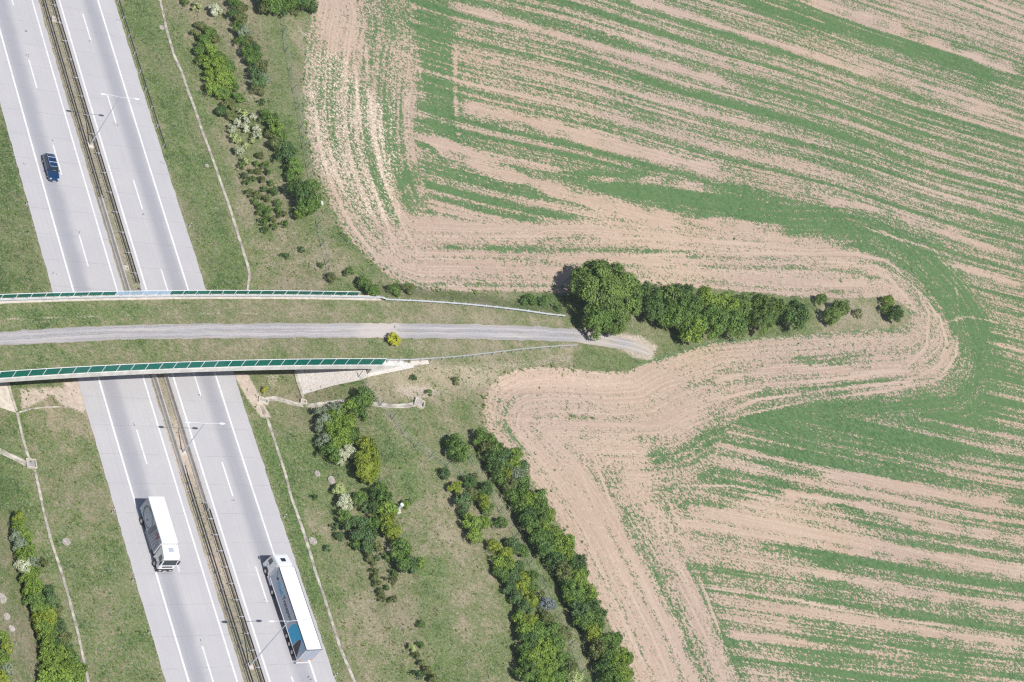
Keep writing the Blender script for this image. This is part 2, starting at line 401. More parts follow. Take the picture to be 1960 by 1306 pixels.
DRY = [   # dry / faded grass
 area([(400, -60), (560, -60), (600, 330), (640, 470), (520, 540), (470, 430), (390, 180)], .42, 20),
 area([(365, -60), (470, -60), (520, 300), (560, 440), (500, 520), (450, 330), (395, 160), (340, 60)], .62, 14),
 area([(480, 440), (640, 450), (760, 540), (760, 560), (470, 560)], .74, 18),
 area([(540, 60), (600, 60), (590, 220), (560, 260)], .55, 14),
 area([(520, 30), (600, 20), (590, 130), (560, 80)], .85, 14),
 area([(-40, 575), (730, 575), (1080, 600), (1300, 640), (1260, 700), (790, 700), (-40, 720)], .50, 10),
 area([(700, 570), (1080, 600), (1090, 625), (730, 622)], .72, 14),
 area([(760, 652), (1100, 655), (1100, 700), (790, 692)], .72, 10),
 area([(700, 690), (960, 700), (960, 760), (900, 760), (820, 770), (700, 770)], 1.05, 14),
 area([(1130, 650), (1260, 640), (1300, 660), (1210, 690)], .55, 12),
 area([(740, 780), (930, 780), (1000, 1100), (1010, 1320), (700, 1320), (700, 1100), (790, 960)], .55, 24),
 area([(780, 960), (900, 930), (930, 1080), (960, 1200), (860, 1200), (800, 1060)], .82, 24),
 area([(660, 1150), (800, 1080), (800, 1320), (690, 1320), (640, 1230)], .68, 24),
 area([(470, 720), (570, 740), (570, 780), (500, 770)], .70, 10),
 area([(560, 870), (640, 900), (640, 1080), (600, 1080)], .55, 14),
 area([(30, 760), (190, 760), (215, 880), (120, 880), (70, 830)], .78, 16),
 area([(60, 830), (220, 850), (320, 1320), (170, 1320), (110, 1050), (90, 900)], .42, 16),
 area([(-60, 1000), (30, 1000), (90, 1320), (-60, 1320)], .50, 16),
 area([(-60, 740), (20, 790), (50, 900), (-60, 960)], .30, 16),
 area([(-60, 160), (40, 220), (90, 560), (-60, 560)], .05, 16),
 area([(225, -60), (310, -60), (400, 300), (470, 500), (470, 560), (400, 560), (320, 250)], .26, 14),
 area([(1560, 560), (1750, 560), (1750, 640), (1560, 650)], .75, 14),
 area([(1060, 530), (1100, 540), (1110, 620), (1050, 600)], .5, 10),
]
BARE = [
 area([(36, 742), (110, 738), (150, 745), (155, 790), (120, 780), (100, 760), (60, 780), (40, 790)], .62, 8),
 area([(120, 732), (160, 728), (175, 770), (158, 790), (140, 770)], .85, 6),
 area([(445, 715), (475, 715), (520, 800), (500, 800), (470, 760)], .80, 6),
 area([(505, 715), (540, 712), (530, 745), (512, 740)], .45, 8),
 area([(590, 60), (560, 40), (585, 90), (600, 60)], .5, 10),
 area([(430, 0), (445, 60), (470, 110), (500, 200), (480, 190), (440, 90)], .35, 8),
 area([(790, 700), (900, 690), (1100, 670), (1100, 700), (960, 715), (900, 760), (860, 730)], .38, 12),
 area([(1555, 580), (1620, 570), (1740, 600), (1700, 632), (1560, 630)], .36, 14),
 area([(740, 735), (820, 730), (860, 750), (800, 775), (760, 760)], .5, 14),
 area([(1090, 625), (1230, 640), (1262, 662), (1250, 695), (1215, 690), (1180, 668), (1090, 640)], .58, 10),
 rowline([(1062, 575), (1084, 600), (1098, 618), (1104, 635)], 3, .75, 4),
 rowline([(0, 582), (200, 574), (730, 575)], 2, .3, 3),
 rowline([(478, 728), (492, 770), (505, 800)], 2, .6, 4),
 rowline([(-60, 612), (0, 610), (150, 606), (300, 600), (500, 599), (700, 599)], 2.0, .5, 5),
 rowline([(30, 684), (60, 683), (210, 680), (400, 672)], 1.6, .4, 5),
 area([(228, 540), (260, 540), (330, 750), (295, 750)], .5, 10),
 area([(290, 720), (330, 720), (360, 840), (330, 850)], .8, 14),
]
LUSH = [
 area([(290, -20), (340, 200), (400, 350), (470, 520), (420, 555), (400, 500), (310, 200), (235, 20)], .75, 22),
 area([(360, 150), (440, 330), (450, 420), (410, 330)], .7, 10),
 area([(510, 20), (560, 60), (570, 300), (600, 420), (560, 340), (520, 180)], .8, 20),
 area([(-60, 200), (20, 280), (60, 420), (95, 560), (-60, 560)], .3, 22),
 area([(480, 800), (540, 860), (600, 1050), (660, 1320), (640, 1320), (560, 1000)], .85, 8),
 area([(540, 800), (600, 820), (640, 930), (560, 900)], .5, 16),
 area([(740, 850), (800, 900), (790, 960), (760, 930)], .8, 16),
 area([(800, 1050), (860, 1100), (880, 1320), (840, 1320), (800, 1180)], .7, 20),
 area([(-60, 800), (40, 820), (60, 960), (-60, 1000)], .7, 16),
 area([(190, 950), (240, 1050), (290, 1250), (220, 1200)], .4, 20),
 area([(0, 590), (300, 585), (300, 605), (0, 612)], .5, 5),
 area([(1100, 668), (1250, 690), (1180, 715), (1100, 705)], .7, 8),
 area([(1000, 565), (1080, 570), (1075, 600), (1000, 590)], .6, 8),
]
def paint(PX, PY, items, base):
    v = np.full(PX.shape, base, float)
    for k, pts, hw, val, soft in items:
        p = np.asarray(pts, float); mrg = hw+soft+2
        sel = (PX > p[:, 0].min()-mrg) & (PX < p[:, 0].max()+mrg) & (PY > p[:, 1].min()-mrg) & (PY < p[:, 1].max()+mrg)
        if not sel.any(): continue
        x, y = PX[sel], PY[sel]
        if k == 'P': m = sst(sdist(x, y, pts), -soft, soft)
        else:
            d, tp = seg_dist(x, y, pts, False, True); tl = sum(math.hypot(b[0]-a[0], b[1]-a[1]) for a, b in zip(pts, pts[1:]))
            ph = p[0, 0]*.7+p[0, 1]; wv = .75+.35*np.sin(tp*.021+ph)+.25*np.sin(tp*.057+ph*2)
            h2 = hw*wv; m = (1-sst(d, h2-soft*.3, h2+soft*1.3))*sst(tp, 0, 40)*sst(tl-tp, 0, 60)*(.78+.22*np.sin(tp*.083+ph*3))
        v[sel] = v[sel]*(1-m)+val*m
    return v
FIELD_W = None
def ground_attrs(me, X, deck=False):
    global FIELD_W
    q = proj(X); PX, PY = q[:, 0], q[:, 1]
    fd = sdist(PX, PY, FIELD)/9.0 if not deck else np.full(PX.shape, -30.0)
    # rows that follow the field's edge: distance to the outline, and distance run along it (metres, in plan)
    edge = ground([p[0] for p in FIELD[1:-3]], [p[1] for p in FIELD[1:-3]])[:, :2]
    sel = fd > -3
    vb = np.zeros(PX.shape); ub = np.zeros(PX.shape)
    if sel.any():
        d, t = seg_dist(X[sel, 0], X[sel, 1], edge, False, True); vb[sel] = d; ub[sel] = t
    green = paint(PX, PY, GREEN, .55)
    mB = paint(PX, PY, [area(GREEN[0][1], 1, 12), area(GREEN[6][1], 1, 10), area(GREEN[9][1], 1, 12), area([(1080, 330), (1250, 325), (1450, 372), (1600, 400), (1740, 450), (1830, 520), (1895, 600), (1880, 800), (1600, 800), (1400, 800), (1300, 990), (1330, 1100), (1440, 1340), (1100, 1340), (880, 700), (1200, 640), (1740, 632), (1760, 590), (1640, 478), (1300, 420)], 1, 16), area([(700, -60), (780, -60), (800, 200), (770, 320), (715, 150)], 1, 10)], 0)
    trk = np.zeros(PX.shape)
    for pts, hw in TRACKS:
        p = np.asarray(pts, float)
        s_ = (PX > p[:, 0].min()-9) & (PX < p[:, 0].max()+9) & (PY > p[:, 1].min()-9) & (PY < p[:, 1].max()+9)
        d, tp = seg_dist(PX[s_], PY[s_], pts, False, True); tl = sum(math.hypot(b[0]-a[0], b[1]-a[1]) for a, b in zip(pts, pts[1:]))
        trk[s_] = np.maximum(trk[s_], (1-sst(d, hw*.35, hw*.35+2.4))*sst(tp, 0, 60)*sst(tl-tp, 0, 60)*(.55+.35*np.sin(tp*.03+p[0, 0])))
    straw = paint(PX, PY, STRAW, .0)
    vattr(me, 'rowb', np.stack([vb, ub, mB], -1))
    s_, o_ = so(X[:, :2]); dry = paint(PX, PY, DRY, .4); bare = paint(PX, PY, BARE, 0); lush = paint(PX, PY, LUSH, 0)
    if not deck:
        med = (o_ > 4.2) & (o_ < 8.6); dry[med] = .85; bare[med] = .20+.10*np.sin(s_[med]*.3)+.26*sst(s_[med], 76, 82)*(1-sst(s_[med], 100, 125)); lush[med] = 0; straw[med] = 1
        e = np.minimum(abs(o_+7.4), abs(o_-19.8)); bare = np.maximum(bare, .34*(1-sst(e, .2, .7)))
    else: bare = paint(PX, PY, [b for b in BARE if b[0] == 'L' and b[1][0][0] < 100], 0)
    vattr(me, 'fld', np.stack([fd, green, straw], -1))
    vattr(me, 'cov', np.stack([dry, bare, lush], -1))
    vattr(me, 'trk', trk, 'FLOAT')

def ground_material():
    m, t, b = newmat('ground_cover'); P = t.pos(); mt = t.math
    x, y, z = t.sep(P)
    fld = t.attr('fld').outputs['Vector']; fd, green, straw = t.sep(fld)
    vb, ub, mB = t.sep(t.attr('rowb').outputs['Vector'])
    dry, bare, lush = t.sep(t.attr('cov').outputs['Vector'])
    trk = t.attr('trk').outputs['Fac']
    # drilled rows, straight part of the field
    a = R(48.2); warp = t.math('MULTIPLY', t.math('SUBTRACT', t.noise(P, .009, 1), .5), 8)
    ua = mt('ADD', mt('MULTIPLY', x, math.sin(a)), mt('MULTIPLY', y, math.cos(a)))
    va = mt('ADD', mt('SUBTRACT', mt('MULTIPLY', x, math.cos(a)), mt('MULTIPLY', y, math.sin(a))), warp)
    def streaks(u, v, wob):
        n1 = t.noise(t.comb(mt('MULTIPLY', v, .40), mt('MULTIPLY', u, .006), 3), 1, 1, .5, 0, '3D')
        n2 = t.noise(t.comb(mt('MULTIPLY', v, 1.05), mt('MULTIPLY', u, .013), 7), 1, 1, .5)
        n3 = t.noise(t.comb(mt('MULTIPLY', v, 2.4), mt('MULTIPLY', u, .05), 9), 1, 2, .6)
        f = mt('ADD', mt('MULTIPLY', n1, .38), mt('ADD', mt('MULTIPLY', n2, .38), mt('MULTIPLY', n3, .28)))
        ph = t.math('MULTIPLY', t.noise(t.comb(mt('MULTIPLY', v, .05), mt('MULTIPLY', u, .004), 2), 1, 1), 14)
        per = mt('SINE', mt('ADD', mt('MULTIPLY', v, 2.05), ph))
        f = mt('ADD', f, mt('MULTIPLY', per, .040 if wob else .016))
        line = t.noise(t.comb(mt('MULTIPLY', v, 3.2), mt('MULTIPLY', u, .03), 1), 1, 1, .5)
        return f, line
    fa, la = streaks(ua, va, 1)
    fb, lb = streaks(ub, vb, 0)
    st = t.fmix(mB, fa, fb); line = t.fmix(mB, la, lb)
    st = mt('SUBTRACT', st, .52)
    amp = t.fmix(t.ss(green, .8, .95), t.fmix(t.ss(green, .05, .4), 1.5, 2.9), 2.2)
    amp = mt('MULTIPLY', amp, t.fmix(mB, .92, .62))
    p = mt('ADD', green, mt('MULTIPLY', st, amp))
    p = mt('SUBTRACT', p, mt('MULTIPLY', trk, .6))
    p = mt('ADD', p, mt('MULTIPLY', mt('SUBTRACT', t.noise(P, .09, 3, .6), .5), .50))
    fine = t.noise(P, 2.9, 3, .72)
    mid = t.noise(P, .55, 2, .5)
    fn = mt('ADD', mt('MULTIPLY', fine, .8), mt('MULTIPLY', mid, .2))
    wobble = t.n.new('ShaderNodeVectorMath'); wobble.operation = 'ADD'; nz = t.n.new('ShaderNodeTexNoise'); nz.inputs['Scale'].default_value = 2.5
    t.l.new(P, nz.inputs['Vector']); sc_ = t.n.new('ShaderNodeVectorMath'); sc_.operation = 'SCALE'; t.l.new(nz.outputs['Color'], sc_.inputs[0]); sc_.inputs['Scale'].default_value = .5
    t.l.new(P, wobble.inputs[0]); t.l.new(sc_.outputs[0], wobble.inputs[1]); PW = wobble.outputs[0]
    cr, cr2, cr3 = t.sep(t.voro(PW, 3.3, 'F1', 'Color'))
    fr, fr2, fr3 = t.sep(t.voro(PW, 6.5, 'F1', 'Color'))
    fnc = mt('ADD', mt('MULTIPLY', mt('SUBTRACT', fn, .5), 2.4), .5)
    fn2 = mt('ADD', mt('MULTIPLY', cr, .42), mt('ADD', mt('MULTIPLY', fnc, .40), mt('MULTIPLY', fr, .18)))
    thr = mt('SUBTRACT', .5, mt('MULTIPLY', mt('SUBTRACT', mt('MINIMUM', mt('MAXIMUM', p, .045), .96), .5), .80))
    plant = t.ss(fn2, mt('SUBTRACT', thr, .05), mt('ADD', thr, .05))
    # soil
    sn = t.noise(P, .045, 3, .5); sf = t.noise(P, 4.0, 3, .7)
    soil = t.mix(t.ss(sn, .3, .7), (.465, .350, .270), (.54, .42, .315))
    soil = t.mix(mt('MULTIPLY', t.ss(t.noise(P, .016, 2, .5), .40, .62), .75), soil, (.445, .345, .295))
    soil = t.mix(mt('MULTIPLY', t.ss(line, .38, .66), .50), soil, (.63, .505, .40))
    soil = t.mix(mt('MULTIPLY', t.ss(t.noise(P, .035, 3, .6), .5, .66), .45), soil, (.50, .365, .265))
    l2 = t.fmix(mB, t.noise(t.comb(mt('MULTIPLY', va, 1.6), mt('MULTIPLY', ua, .015), 5), 1, 2, .7), t.noise(t.comb(mt('MULTIPLY', vb, 1.6), mt('MULTIPLY', ub, .015), 5), 1, 2, .7))
    soil = t.mix(mt('MULTIPLY', t.ss(l2, .50, .68), .40), soil, (.385, .295, .24))
    soil = t.mix(mt('MULTIPLY', t.ss(sf, .5, .72), .35), soil, (.33, .235, .175))
    soil = t.mix(mt('MULTIPLY', trk, .55), soil, (.60, .48, .39))
    sw = t.noise(P, 3.0, 3, .75)
    sthr = mt('SUBTRACT', .68, mt('MULTIPLY', straw, .22))
    soil = t.mix(t.ss(sw, sthr, mt('ADD', sthr, .05)), soil, (.78, .71, .55))
    pv = t.noise(P, 1.1, 2, .6); pl = t.noise(P, .03, 2, .5)
    green_c = t.mix(t.ss(pv, .3, .7), (.058, .138, .05), (.14, .242, .098))
    green_c = t.mix(mt('MULTIPLY', fr2, .6), green_c, (.03, .095, .035)); green_c = t.mix(mt('MULTIPLY', cr2, .45), green_c, (.19, .28, .13))
    green_c = t.mix(mt('MULTIPLY', t.ss(pl, .35, .65), .45), green_c, (.13, .22, .09))
    green_c = t.mix(mt('MULTIPLY', mt('SUBTRACT', 1, t.ss(p, .15, .75)), .5), green_c, (.20, .235, .13))
    soil = t.mix(mt('MULTIPLY', fr3, .22), soil, (.36, .25, .185)); soil = t.mix(mt('MULTIPLY', t.ss(cr3, .8, .95), .35), soil, (.66, .55, .45))
    field = t.mix(plant, soil, green_c)
    # verge grass
    g0 = t.noise(P, 4.2, 4, .85); g1 = t.noise(P, .30, 3, .6); g2 = t.noise(P, 1.1, 3, .65, .6); g3 = t.noise(P, .07, 2, .5)
    d = mt('ADD', dry, mt('ADD', mt('MULTIPLY', mt('SUBTRACT', g1, .5), 2.0), mt('MULTIPLY', mt('SUBTRACT', g0, .5), 2.0)))
    d = mt('ADD', d, mt('MULTIPLY', mt('SUBTRACT', g2, .5), 1.0))
    d = mt('ADD', d, mt('ADD', mt('MULTIPLY', mt('SUBTRACT', cr, .5), .40), mt('MULTIPLY', mt('SUBTRACT', fr, .5), .50)))
    d = mt('ADD', mt('SUBTRACT', d, mt('MULTIPLY', lush, .40)), mt('MULTIPLY', mt('SUBTRACT', g3, .5), 1.3))
    gr = t.mix(t.ss(d, -.25, .35), (.062, .115, .034), (.180, .245, .082))
    gr = t.mix(t.ss(d, .3, .75), gr, (.26, .25, .145))
    gr = t.mix(t.ss(d, .62, 1.15), gr, (.45, .38, .27))
    gr = t.mix(mt('MULTIPLY', mt('MULTIPLY', lush, t.ss(g2, .3, .6)), .65), gr, (.150, .255, .068))
    gr = t.mix(mt('MULTIPLY', t.ss(g3, .45, .75), .35), gr, (.20, .20, .12))
    gr = t.mix(mt('MULTIPLY', fr2, .42), gr, (.045, .07, .03)); gr = t.mix(mt('MULTIPLY', t.ss(fr3, .6, 1), .5), gr, (.40, .38, .28)); gr = t.mix(mt('MULTIPLY', t.ss(cr3, .7, 1), mt('MULTIPLY', t.ss(g3, .4, .6), .4)), gr, (.33, .26, .20))
    gr = t.mix(mt('MULTIPLY', straw, .55), gr, t.mix(fr, (.22, .20, .165), (.46, .42, .35)))
    bn = mt('ADD', bare, mt('MULTIPLY', mt('SUBTRACT', g0, .55), 1.3))
    bc = t.mix(t.ss(g2, .3, .7), (.50, .41, .34), (.66, .57, .49))
    gr = t.mix(t.ss(bn, .28, .55), gr, bc)
    sp = t.noise(P, 4.6, 2, .5)
    gr = t.mix(mt('MULTIPLY', t.ss(sp, .72, .76), .7), gr, (.62, .60, .47))
    # field or verge, with a ragged edge
    e = mt('ADD', fd, mt('MULTIPLY', mt('SUBTRACT', t.noise(P, 1.3, 3, .7), .5), 2.0))
    isf = t.ss(e, -.08, .08)
    t.put(b.inputs['Base Color'], t.mix(isf, gr, field))
    b.inputs['Roughness'].default_value = .95; b.inputs['Specular IOR Level'].default_value = .12
    hg = mt('ADD', mt('MULTIPLY', g0, 1.4), mt('MULTIPLY', g2, .9))
    hf = mt('ADD', mt('MULTIPLY', mt('MULTIPLY', plant, fine), 1.3), mt('MULTIPLY', line, .25))
    t.put(b.inputs['Normal'], t.bump(t.fmix(isf, hg, hf), .55, .16))
    return m
MAT['ground'] = ground_material()

def dense(lo, hi, step, mlo, mhi, mstep):
    return np.concatenate([np.arange(mlo, lo, mstep), np.arange(lo, hi, step), np.arange(hi, mhi+1, mstep)])
gx = dense(-30, 2000, 3.2, -430, 2430, 25.0); gy = dense(-30, 1340, 3.2, -380, 1740, 25.0)
GX, GY = np.meshgrid(gx, gy); nx, ny = len(gx), len(gy)
V = ground(GX, GY)
F = np.arange((ny-1)*nx).reshape(ny-1, nx)[:, :-1].ravel()
F = np.stack([F, F+nx, F+nx+1, F+1], -1)
# outer ring out to the horizon
idx = np.arange(nx*ny).reshape(ny, nx)
loop = np.concatenate([idx[0, :-1], idx[:-1, -1], idx[-1, :0:-1], idx[:0:-1, 0]])
cen = V[:, :2].mean(0); L0 = V[loop]; outs = []
for k, dist in enumerate((400, 6000)):
    dv = L0[:, :2]-cen; dv = dv/np.linalg.norm(dv, axis=1)[:, None]
    q = L0[:, :2]+dv*dist; outs.append(np.column_stack([q, np.full(len(q), 3.0 if k else 4.0)]))
n0 = len(V); nl = len(loop); V = np.vstack([V]+outs)
a_ = loop; r1 = n0+np.arange(nl); r2 = r1+nl
for A, B in ((a_, r1), (r1, r2)):
    F = np.vstack([F, np.stack([A, np.roll(A, -1), np.roll(B, -1), B], -1)])
g = mesh_np('ground', V, F, MAT['ground'], smooth=True); tag(g, kind='structure')
ground_attrs(g.data, V)

# ------------------------------------------------------------------ motorway
def road_material():
    m, t, b = newmat('concrete_road'); mt = t.math; P = t.pos()
    uv = t.attr('so').outputs['Vector']; s, o, c = t.sep(uv)
    n = t.noise(P, .25, 4, .6); nf = t.noise(P, 6, 3, .7); ln = t.noise(t.comb(mt('MULTIPLY', o, 2.2), mt('MULTIPLY', s, .02), 0), 1, 3, .6)
    col = t.mix(n, (.46, .455, .475), (.55, .54, .55))
    # slabs differ a little from one another
    slab = t.n.new('ShaderNodeTexWhiteNoise'); slab.noise_dimensions = '2D'
    t.put(slab.inputs['Vector'], t.comb(mt('FLOOR', mt('DIVIDE', s, 5.0)), mt('FLOOR', mt('DIVIDE', o, 3.72))))
    col = t.mix(mt('MULTIPLY', slab.outputs[0], .20), col, (.40, .40, .44))
    # traffic film in the slow lane (c = signed distance from the darkest line of that lane)
    film = mt('SUBTRACT', 1, t.ss(mt('ABSOLUTE', mt('ADD', c, mt('MULTIPLY', mt('SUBTRACT', n, .5), .8))), .35, 2.15))
    col = t.mix(mt('MULTIPLY', film, mt('ADD', .55, mt('MULTIPLY', ln, .45))), col, (.31, .315, .36))
    col = t.mix(mt('MULTIPLY', t.ss(ln, .4, .75), .22), col, (.40, .40, .43))
    col = t.mix(mt('MULTIPLY', t.ss(nf, .45, .8), .16), col, (.64, .63, .64))
    # joints
    js = mt('ABSOLUTE', mt('SUBTRACT', mt('FRACT', mt('DIVIDE', mt('ADD', s, 0.6), 5.0)), .5))
    j1 = t.ss(js, .4925, .4965)
    jo = mt('ABSOLUTE', mt('SUBTRACT', mt('FRACT', mt('DIVIDE', mt('SUBTRACT', c, 1.1), 3.72)), .5)); j2 = t.ss(jo, .4925, .497)
    jn = t.noise(P, .6, 2)
    j = mt('MAXIMUM', mt('MULTIPLY', j1, t.ss(jn, .25, .6)), mt('MULTIPLY', j2, .35))
    col = t.mix(mt('MULTIPLY', j, .5), col, (.19, .19, .21))
    t.put(b.inputs['Base Color'], col); b.inputs['Roughness'].default_value = .8; b.inputs['Specular IOR Level'].default_value = .3
    t.put(b.inputs['Normal'], t.bump(nf, .15, .02))
    return m
MAT['road'] = road_material()
def strip_so(name, s0, s1, ds, offs, z, mat, parent=None, cc=None, edge_noise=0.0):
    ss_ = np.arange(s0, s1+ds*.5, ds); offs = np.asarray(offs, float)
    Sg, Og = np.meshgrid(ss_, offs, indexing='ij'); Og = Og.copy()
    if edge_noise:
        Og[:, 0] += rng.normal(0, edge_noise, len(ss_)); Og[:, -1] += rng.normal(0, edge_noise, len(ss_))
    P = xy(Sg.ravel(), Og.ravel()); zz = np.full(len(P), z) if np.isscalar(z) else z(P)
    V = np.column_stack([P, zz]); nn = len(offs)
    F = np.arange((len(ss_)-1)*nn).reshape(-1, nn)[:, :-1].ravel(); F = np.stack([F, F+nn, F+nn+1, F+1], -1)
    ob = mesh_np(name, V, F, mat, parent)
    if cc is not None: vattr(ob.data, 'so', np.stack([Sg.ravel(), Og.ravel(), Og.ravel()-cc], -1))
    return ob
for e0, e1, cc in ((-7.2, 4.85, -2.2), (8.05, 19.55, 14.6)):
    c = strip_so('carriageway', -160, 330, 1.0, [e0, -3.72 if e0 < 0 else 12.56, 0 if e0 < 0 else 16.28, e1], .035, MAT['road'], cc=cc, edge_noise=.05)
    tag(c, kind='structure')
# painted lines: one structure object
V, F = [], []
def add_line(s0, s1, o, wd, z=.043, ds=3.0):
    k = max(1, int(round((s1-s0)/ds))); ss_ = np.linspace(s0, s1, k+1); b0 = len(V)
    for s in ss_:
        for q in (-wd/2, wd/2):
            p = xy(s, o+q); V.append((p[0], p[1], z))
    for i in range(k): F.append((b0+2*i, b0+2*i+1, b0+2*i+3, b0+2*i+2))
for o, wd in ((-3.72, .31), (3.72, .28), (8.84, .31), (16.28, .31)): add_line(-160, 330, o, wd)
for k in range(-8, 18):
    add_line(DL0+18*k+.0, DL0+18*k+6, 0, .24, .043); add_line(.388+18*k, .388+18*k+6, 12.56, .24, .043)
tag(mesh_np('lane_markings', V, F, MAT['white_paint']), kind='structure')
# small dark sealant spots on the slabs
V, F = [], []
for (px, py) in [(50, 60), (53, 106), (99, 268), (149, 443), (227, 38), (173, 80), (222, 240), (311, 312), (274, 409), (258, 813), (384, 758), (447, 957), (46.5, 313), (509, 1148), (384, 1229), (592, 1298), (306, 1117), (593, 1298), (104, 524)]:
    P = gp(px, py)
    for k in range(4):
        c = P+Vector((rnd.uniform(-.3, .3), rnd.uniform(-.3, .3), 0)); r = rnd.uniform(.05, .12); b0 = len(V)
        V += [(c.x+r*math.cos(a)*rnd.uniform(.7, 1.2), c.y+r*math.sin(a)*rnd.uniform(.6, 1.2), .041) for a in np.linspace(0, 2*math.pi, 6, endpoint=False)]
        F.append(tuple(range(b0, b0+6)))
tag(mesh_np('sealant_spots', V, F, MAT['tar']), kind='structure')

# ------------------------------------------------------------------ ribbons laid on the ground
def resample(pts, n):
    pts = np.asarray(pts, float); d = np.concatenate([[0], np.cumsum(np.hypot(*np.diff(pts, axis=0).T))])
    t = np.linspace(0, d[-1], n); return np.stack([np.interp(t, d, pts[:, i]) for i in range(pts.shape[1])], -1)
def ribbon2(name, e1, e2, n, m, dz, mat, parent=None, zf=None, jitter=0.0):
    """sheet between two plan outlines given by photo points, draped on the ground (or on zf)"""
    a, b = resample(e1, n), resample(e2, n)
    if jitter:
        k = np.convolve(rng.normal(0, 1, n+8), np.ones(3)/3, 'same')[4:-4]; a[:, 1] += k*jitter
        k = np.convolve(rng.normal(0, 1, n+8), np.ones(3)/3, 'same')[4:-4]; b[:, 1] += k*jitter
    t = np.linspace(0, 1, m)[None, :, None]; Q = (a[:, None]*(1-t)+b[:, None]*t).reshape(-1, 2)
    if zf is None: X = ground(Q[:, 0], Q[:, 1])
    else: X = zf(Q)
    X[:, 2] += dz
    F = np.arange((n-1)*m).reshape(n-1, m)[:, :-1].ravel(); F = np.stack([F, F+m, F+m+1, F+1], -1)
    return mesh_np(name, X, F, mat, parent)
def deck_or_ground(Q):
    X = ground(Q[:, 0], Q[:, 1]); P = unproj(Q[:, 0], Q[:, 1], np.full(len(Q), ZD+.05)); s, o = so(P)
    on = o < 46.5
    X[on] = np.column_stack([P, np.full(len(Q), ZD+.05)])[on]
    return X
def gravel_material():
    m, t, b = newmat('gravel'); P = t.pos(); mt = t.math
    n = t.noise(P, 5, 4, .75); n2 = t.noise(P, .35, 3, .6)
    s, o, wv = t.sep(t.attr('lane').outputs['Vector'])
    ln = t.noise(t.comb(mt('MULTIPLY', s, .06), mt('MULTIPLY', wv, 9), 0), 1, 3, .6)
    col = t.mix(t.ss(n, .3, .75), (.26, .26, .275), (.45, .44, .455))
    col = t.mix(mt('MULTIPLY', t.ss(ln, .45, .68), .75), col, (.56, .51, .49))
    edge = mt('ABSOLUTE', mt('SUBTRACT', wv, .5))
    col = t.mix(mt('MULTIPLY', mt('MULTIPLY', t.ss(edge, .30, .5), t.ss(n, .35, .65)), .6), col, (.36, .31, .22))
    w_ = t.ss(mt('ADD', mt('ABSOLUTE', mt('SUBTRACT', s, 66.0)), mt('MULTIPLY', n2, 7)), 5, 10)
    col = t.mix(mt('MULTIPLY', mt('SUBTRACT', 1, w_), .6), col, (.62, .55, .49))
    w_ = t.ss(mt('ADD', mt('ABSOLUTE', mt('SUBTRACT', s, 112.0)), mt('MULTIPLY', n2, 5)), 4, 8)
    col = t.mix(mt('MULTIPLY', mt('SUBTRACT', 1, w_), .6), col, (.56, .49, .43))
    col = t.mix(t.ss(mt('ADD', s, mt('MULTIPLY', n2, 24)), 124, 142), col, t.mix(n, (.44, .37, .30), (.62, .54, .45)))
    rut = mt('SUBTRACT', 1, t.ss(mt('ABSOLUTE', mt('SUBTRACT', mt('ABSOLUTE', mt('SUBTRACT', wv, .5)), .21)), .03, .12))
    col = t.mix(mt('MULTIPLY', rut, .28), col, (.60, .58, .58)); mid_ = mt('SUBTRACT', 1, t.ss(edge, .02, .12))
    col = t.mix(mt('MULTIPLY', mt('MULTIPLY', mid_, t.ss(n2, .45, .65)), .45), col, (.30, .29, .22))
    t.put(b.inputs['Base Color'], col); b.inputs['Roughness'].default_value = .95
    t.put(b.inputs['Normal'], t.bump(n, .6, .05)); return m
MAT['gravel'] = gravel_material()
TT = [(-260, 662), (-60, 640), (0, 636), (100, 629), (200, 624), (400, 619.5), (700, 618.5), (800, 619.7), (900, 621), (1000, 624), (1100, 630), (1150, 637.5), (1200, 649), (1226, 656), (1243, 666), (1250, 674)]
TB = [(-260, 690), (-60, 667), (0, 662), (100, 657), (245, 650), (490, 647.5), (700, 647), (800, 648), (900, 649), (1000, 652), (1100, 655), (1150, 663), (1200, 671), (1218, 675), (1238, 682), (1248, 678)]
tr = ribbon2('gravel_track', TT, TB, 330, 7, .03, MAT['gravel'], None, deck_or_ground, 1.1); tag(tr, kind='structure')
X = np.array([v.co[:] for v in tr.data.vertices]); nn_ = len(X)//7
cl = X.reshape(nn_, 7, 3)[:, 3]; dl = np.concatenate([[0], np.cumsum(np.linalg.norm(np.diff(cl, axis=0), axis=1))])
d0 = dl[np.argmin(abs(proj(cl)[:, 0]-0))]
ln_ = np.stack([np.repeat(dl-d0, 7), np.zeros(len(X)), np.tile(np.linspace(0, 1, 7), nn_)], -1); vattr(tr.data, 'lane', ln_)

# grass on the bridge deck
og = np.arange(-70, 46.9, .7)
tt = np.linspace(0, 1, 22); rows = []
for o in og:
    a, b = s_north(o)+1.0, s_south(o)-1.0
    rows.append(np.column_stack([xy(a+(b-a)*tt, np.full(22, o)), ZD+.05+.03*np.sin(tt*40+o)]))
V = np.vstack(rows); F = np.arange((len(og)-1)*22).reshape(-1, 22)[:, :-1].ravel(); F = np.stack([F, F+22, F+23, F+1], -1)
V[:, 2] -= .03*(abs(np.tile(tt, len(og))-.5) < .2)
dk = mesh_np('grass_verge', V, F, MAT['ground'], smooth=True); tag(dk, kind='structure'); ground_attrs(dk.data, V, True)
vattr(dk.data, 'dummy', np.zeros(len(V)), 'FLOAT')

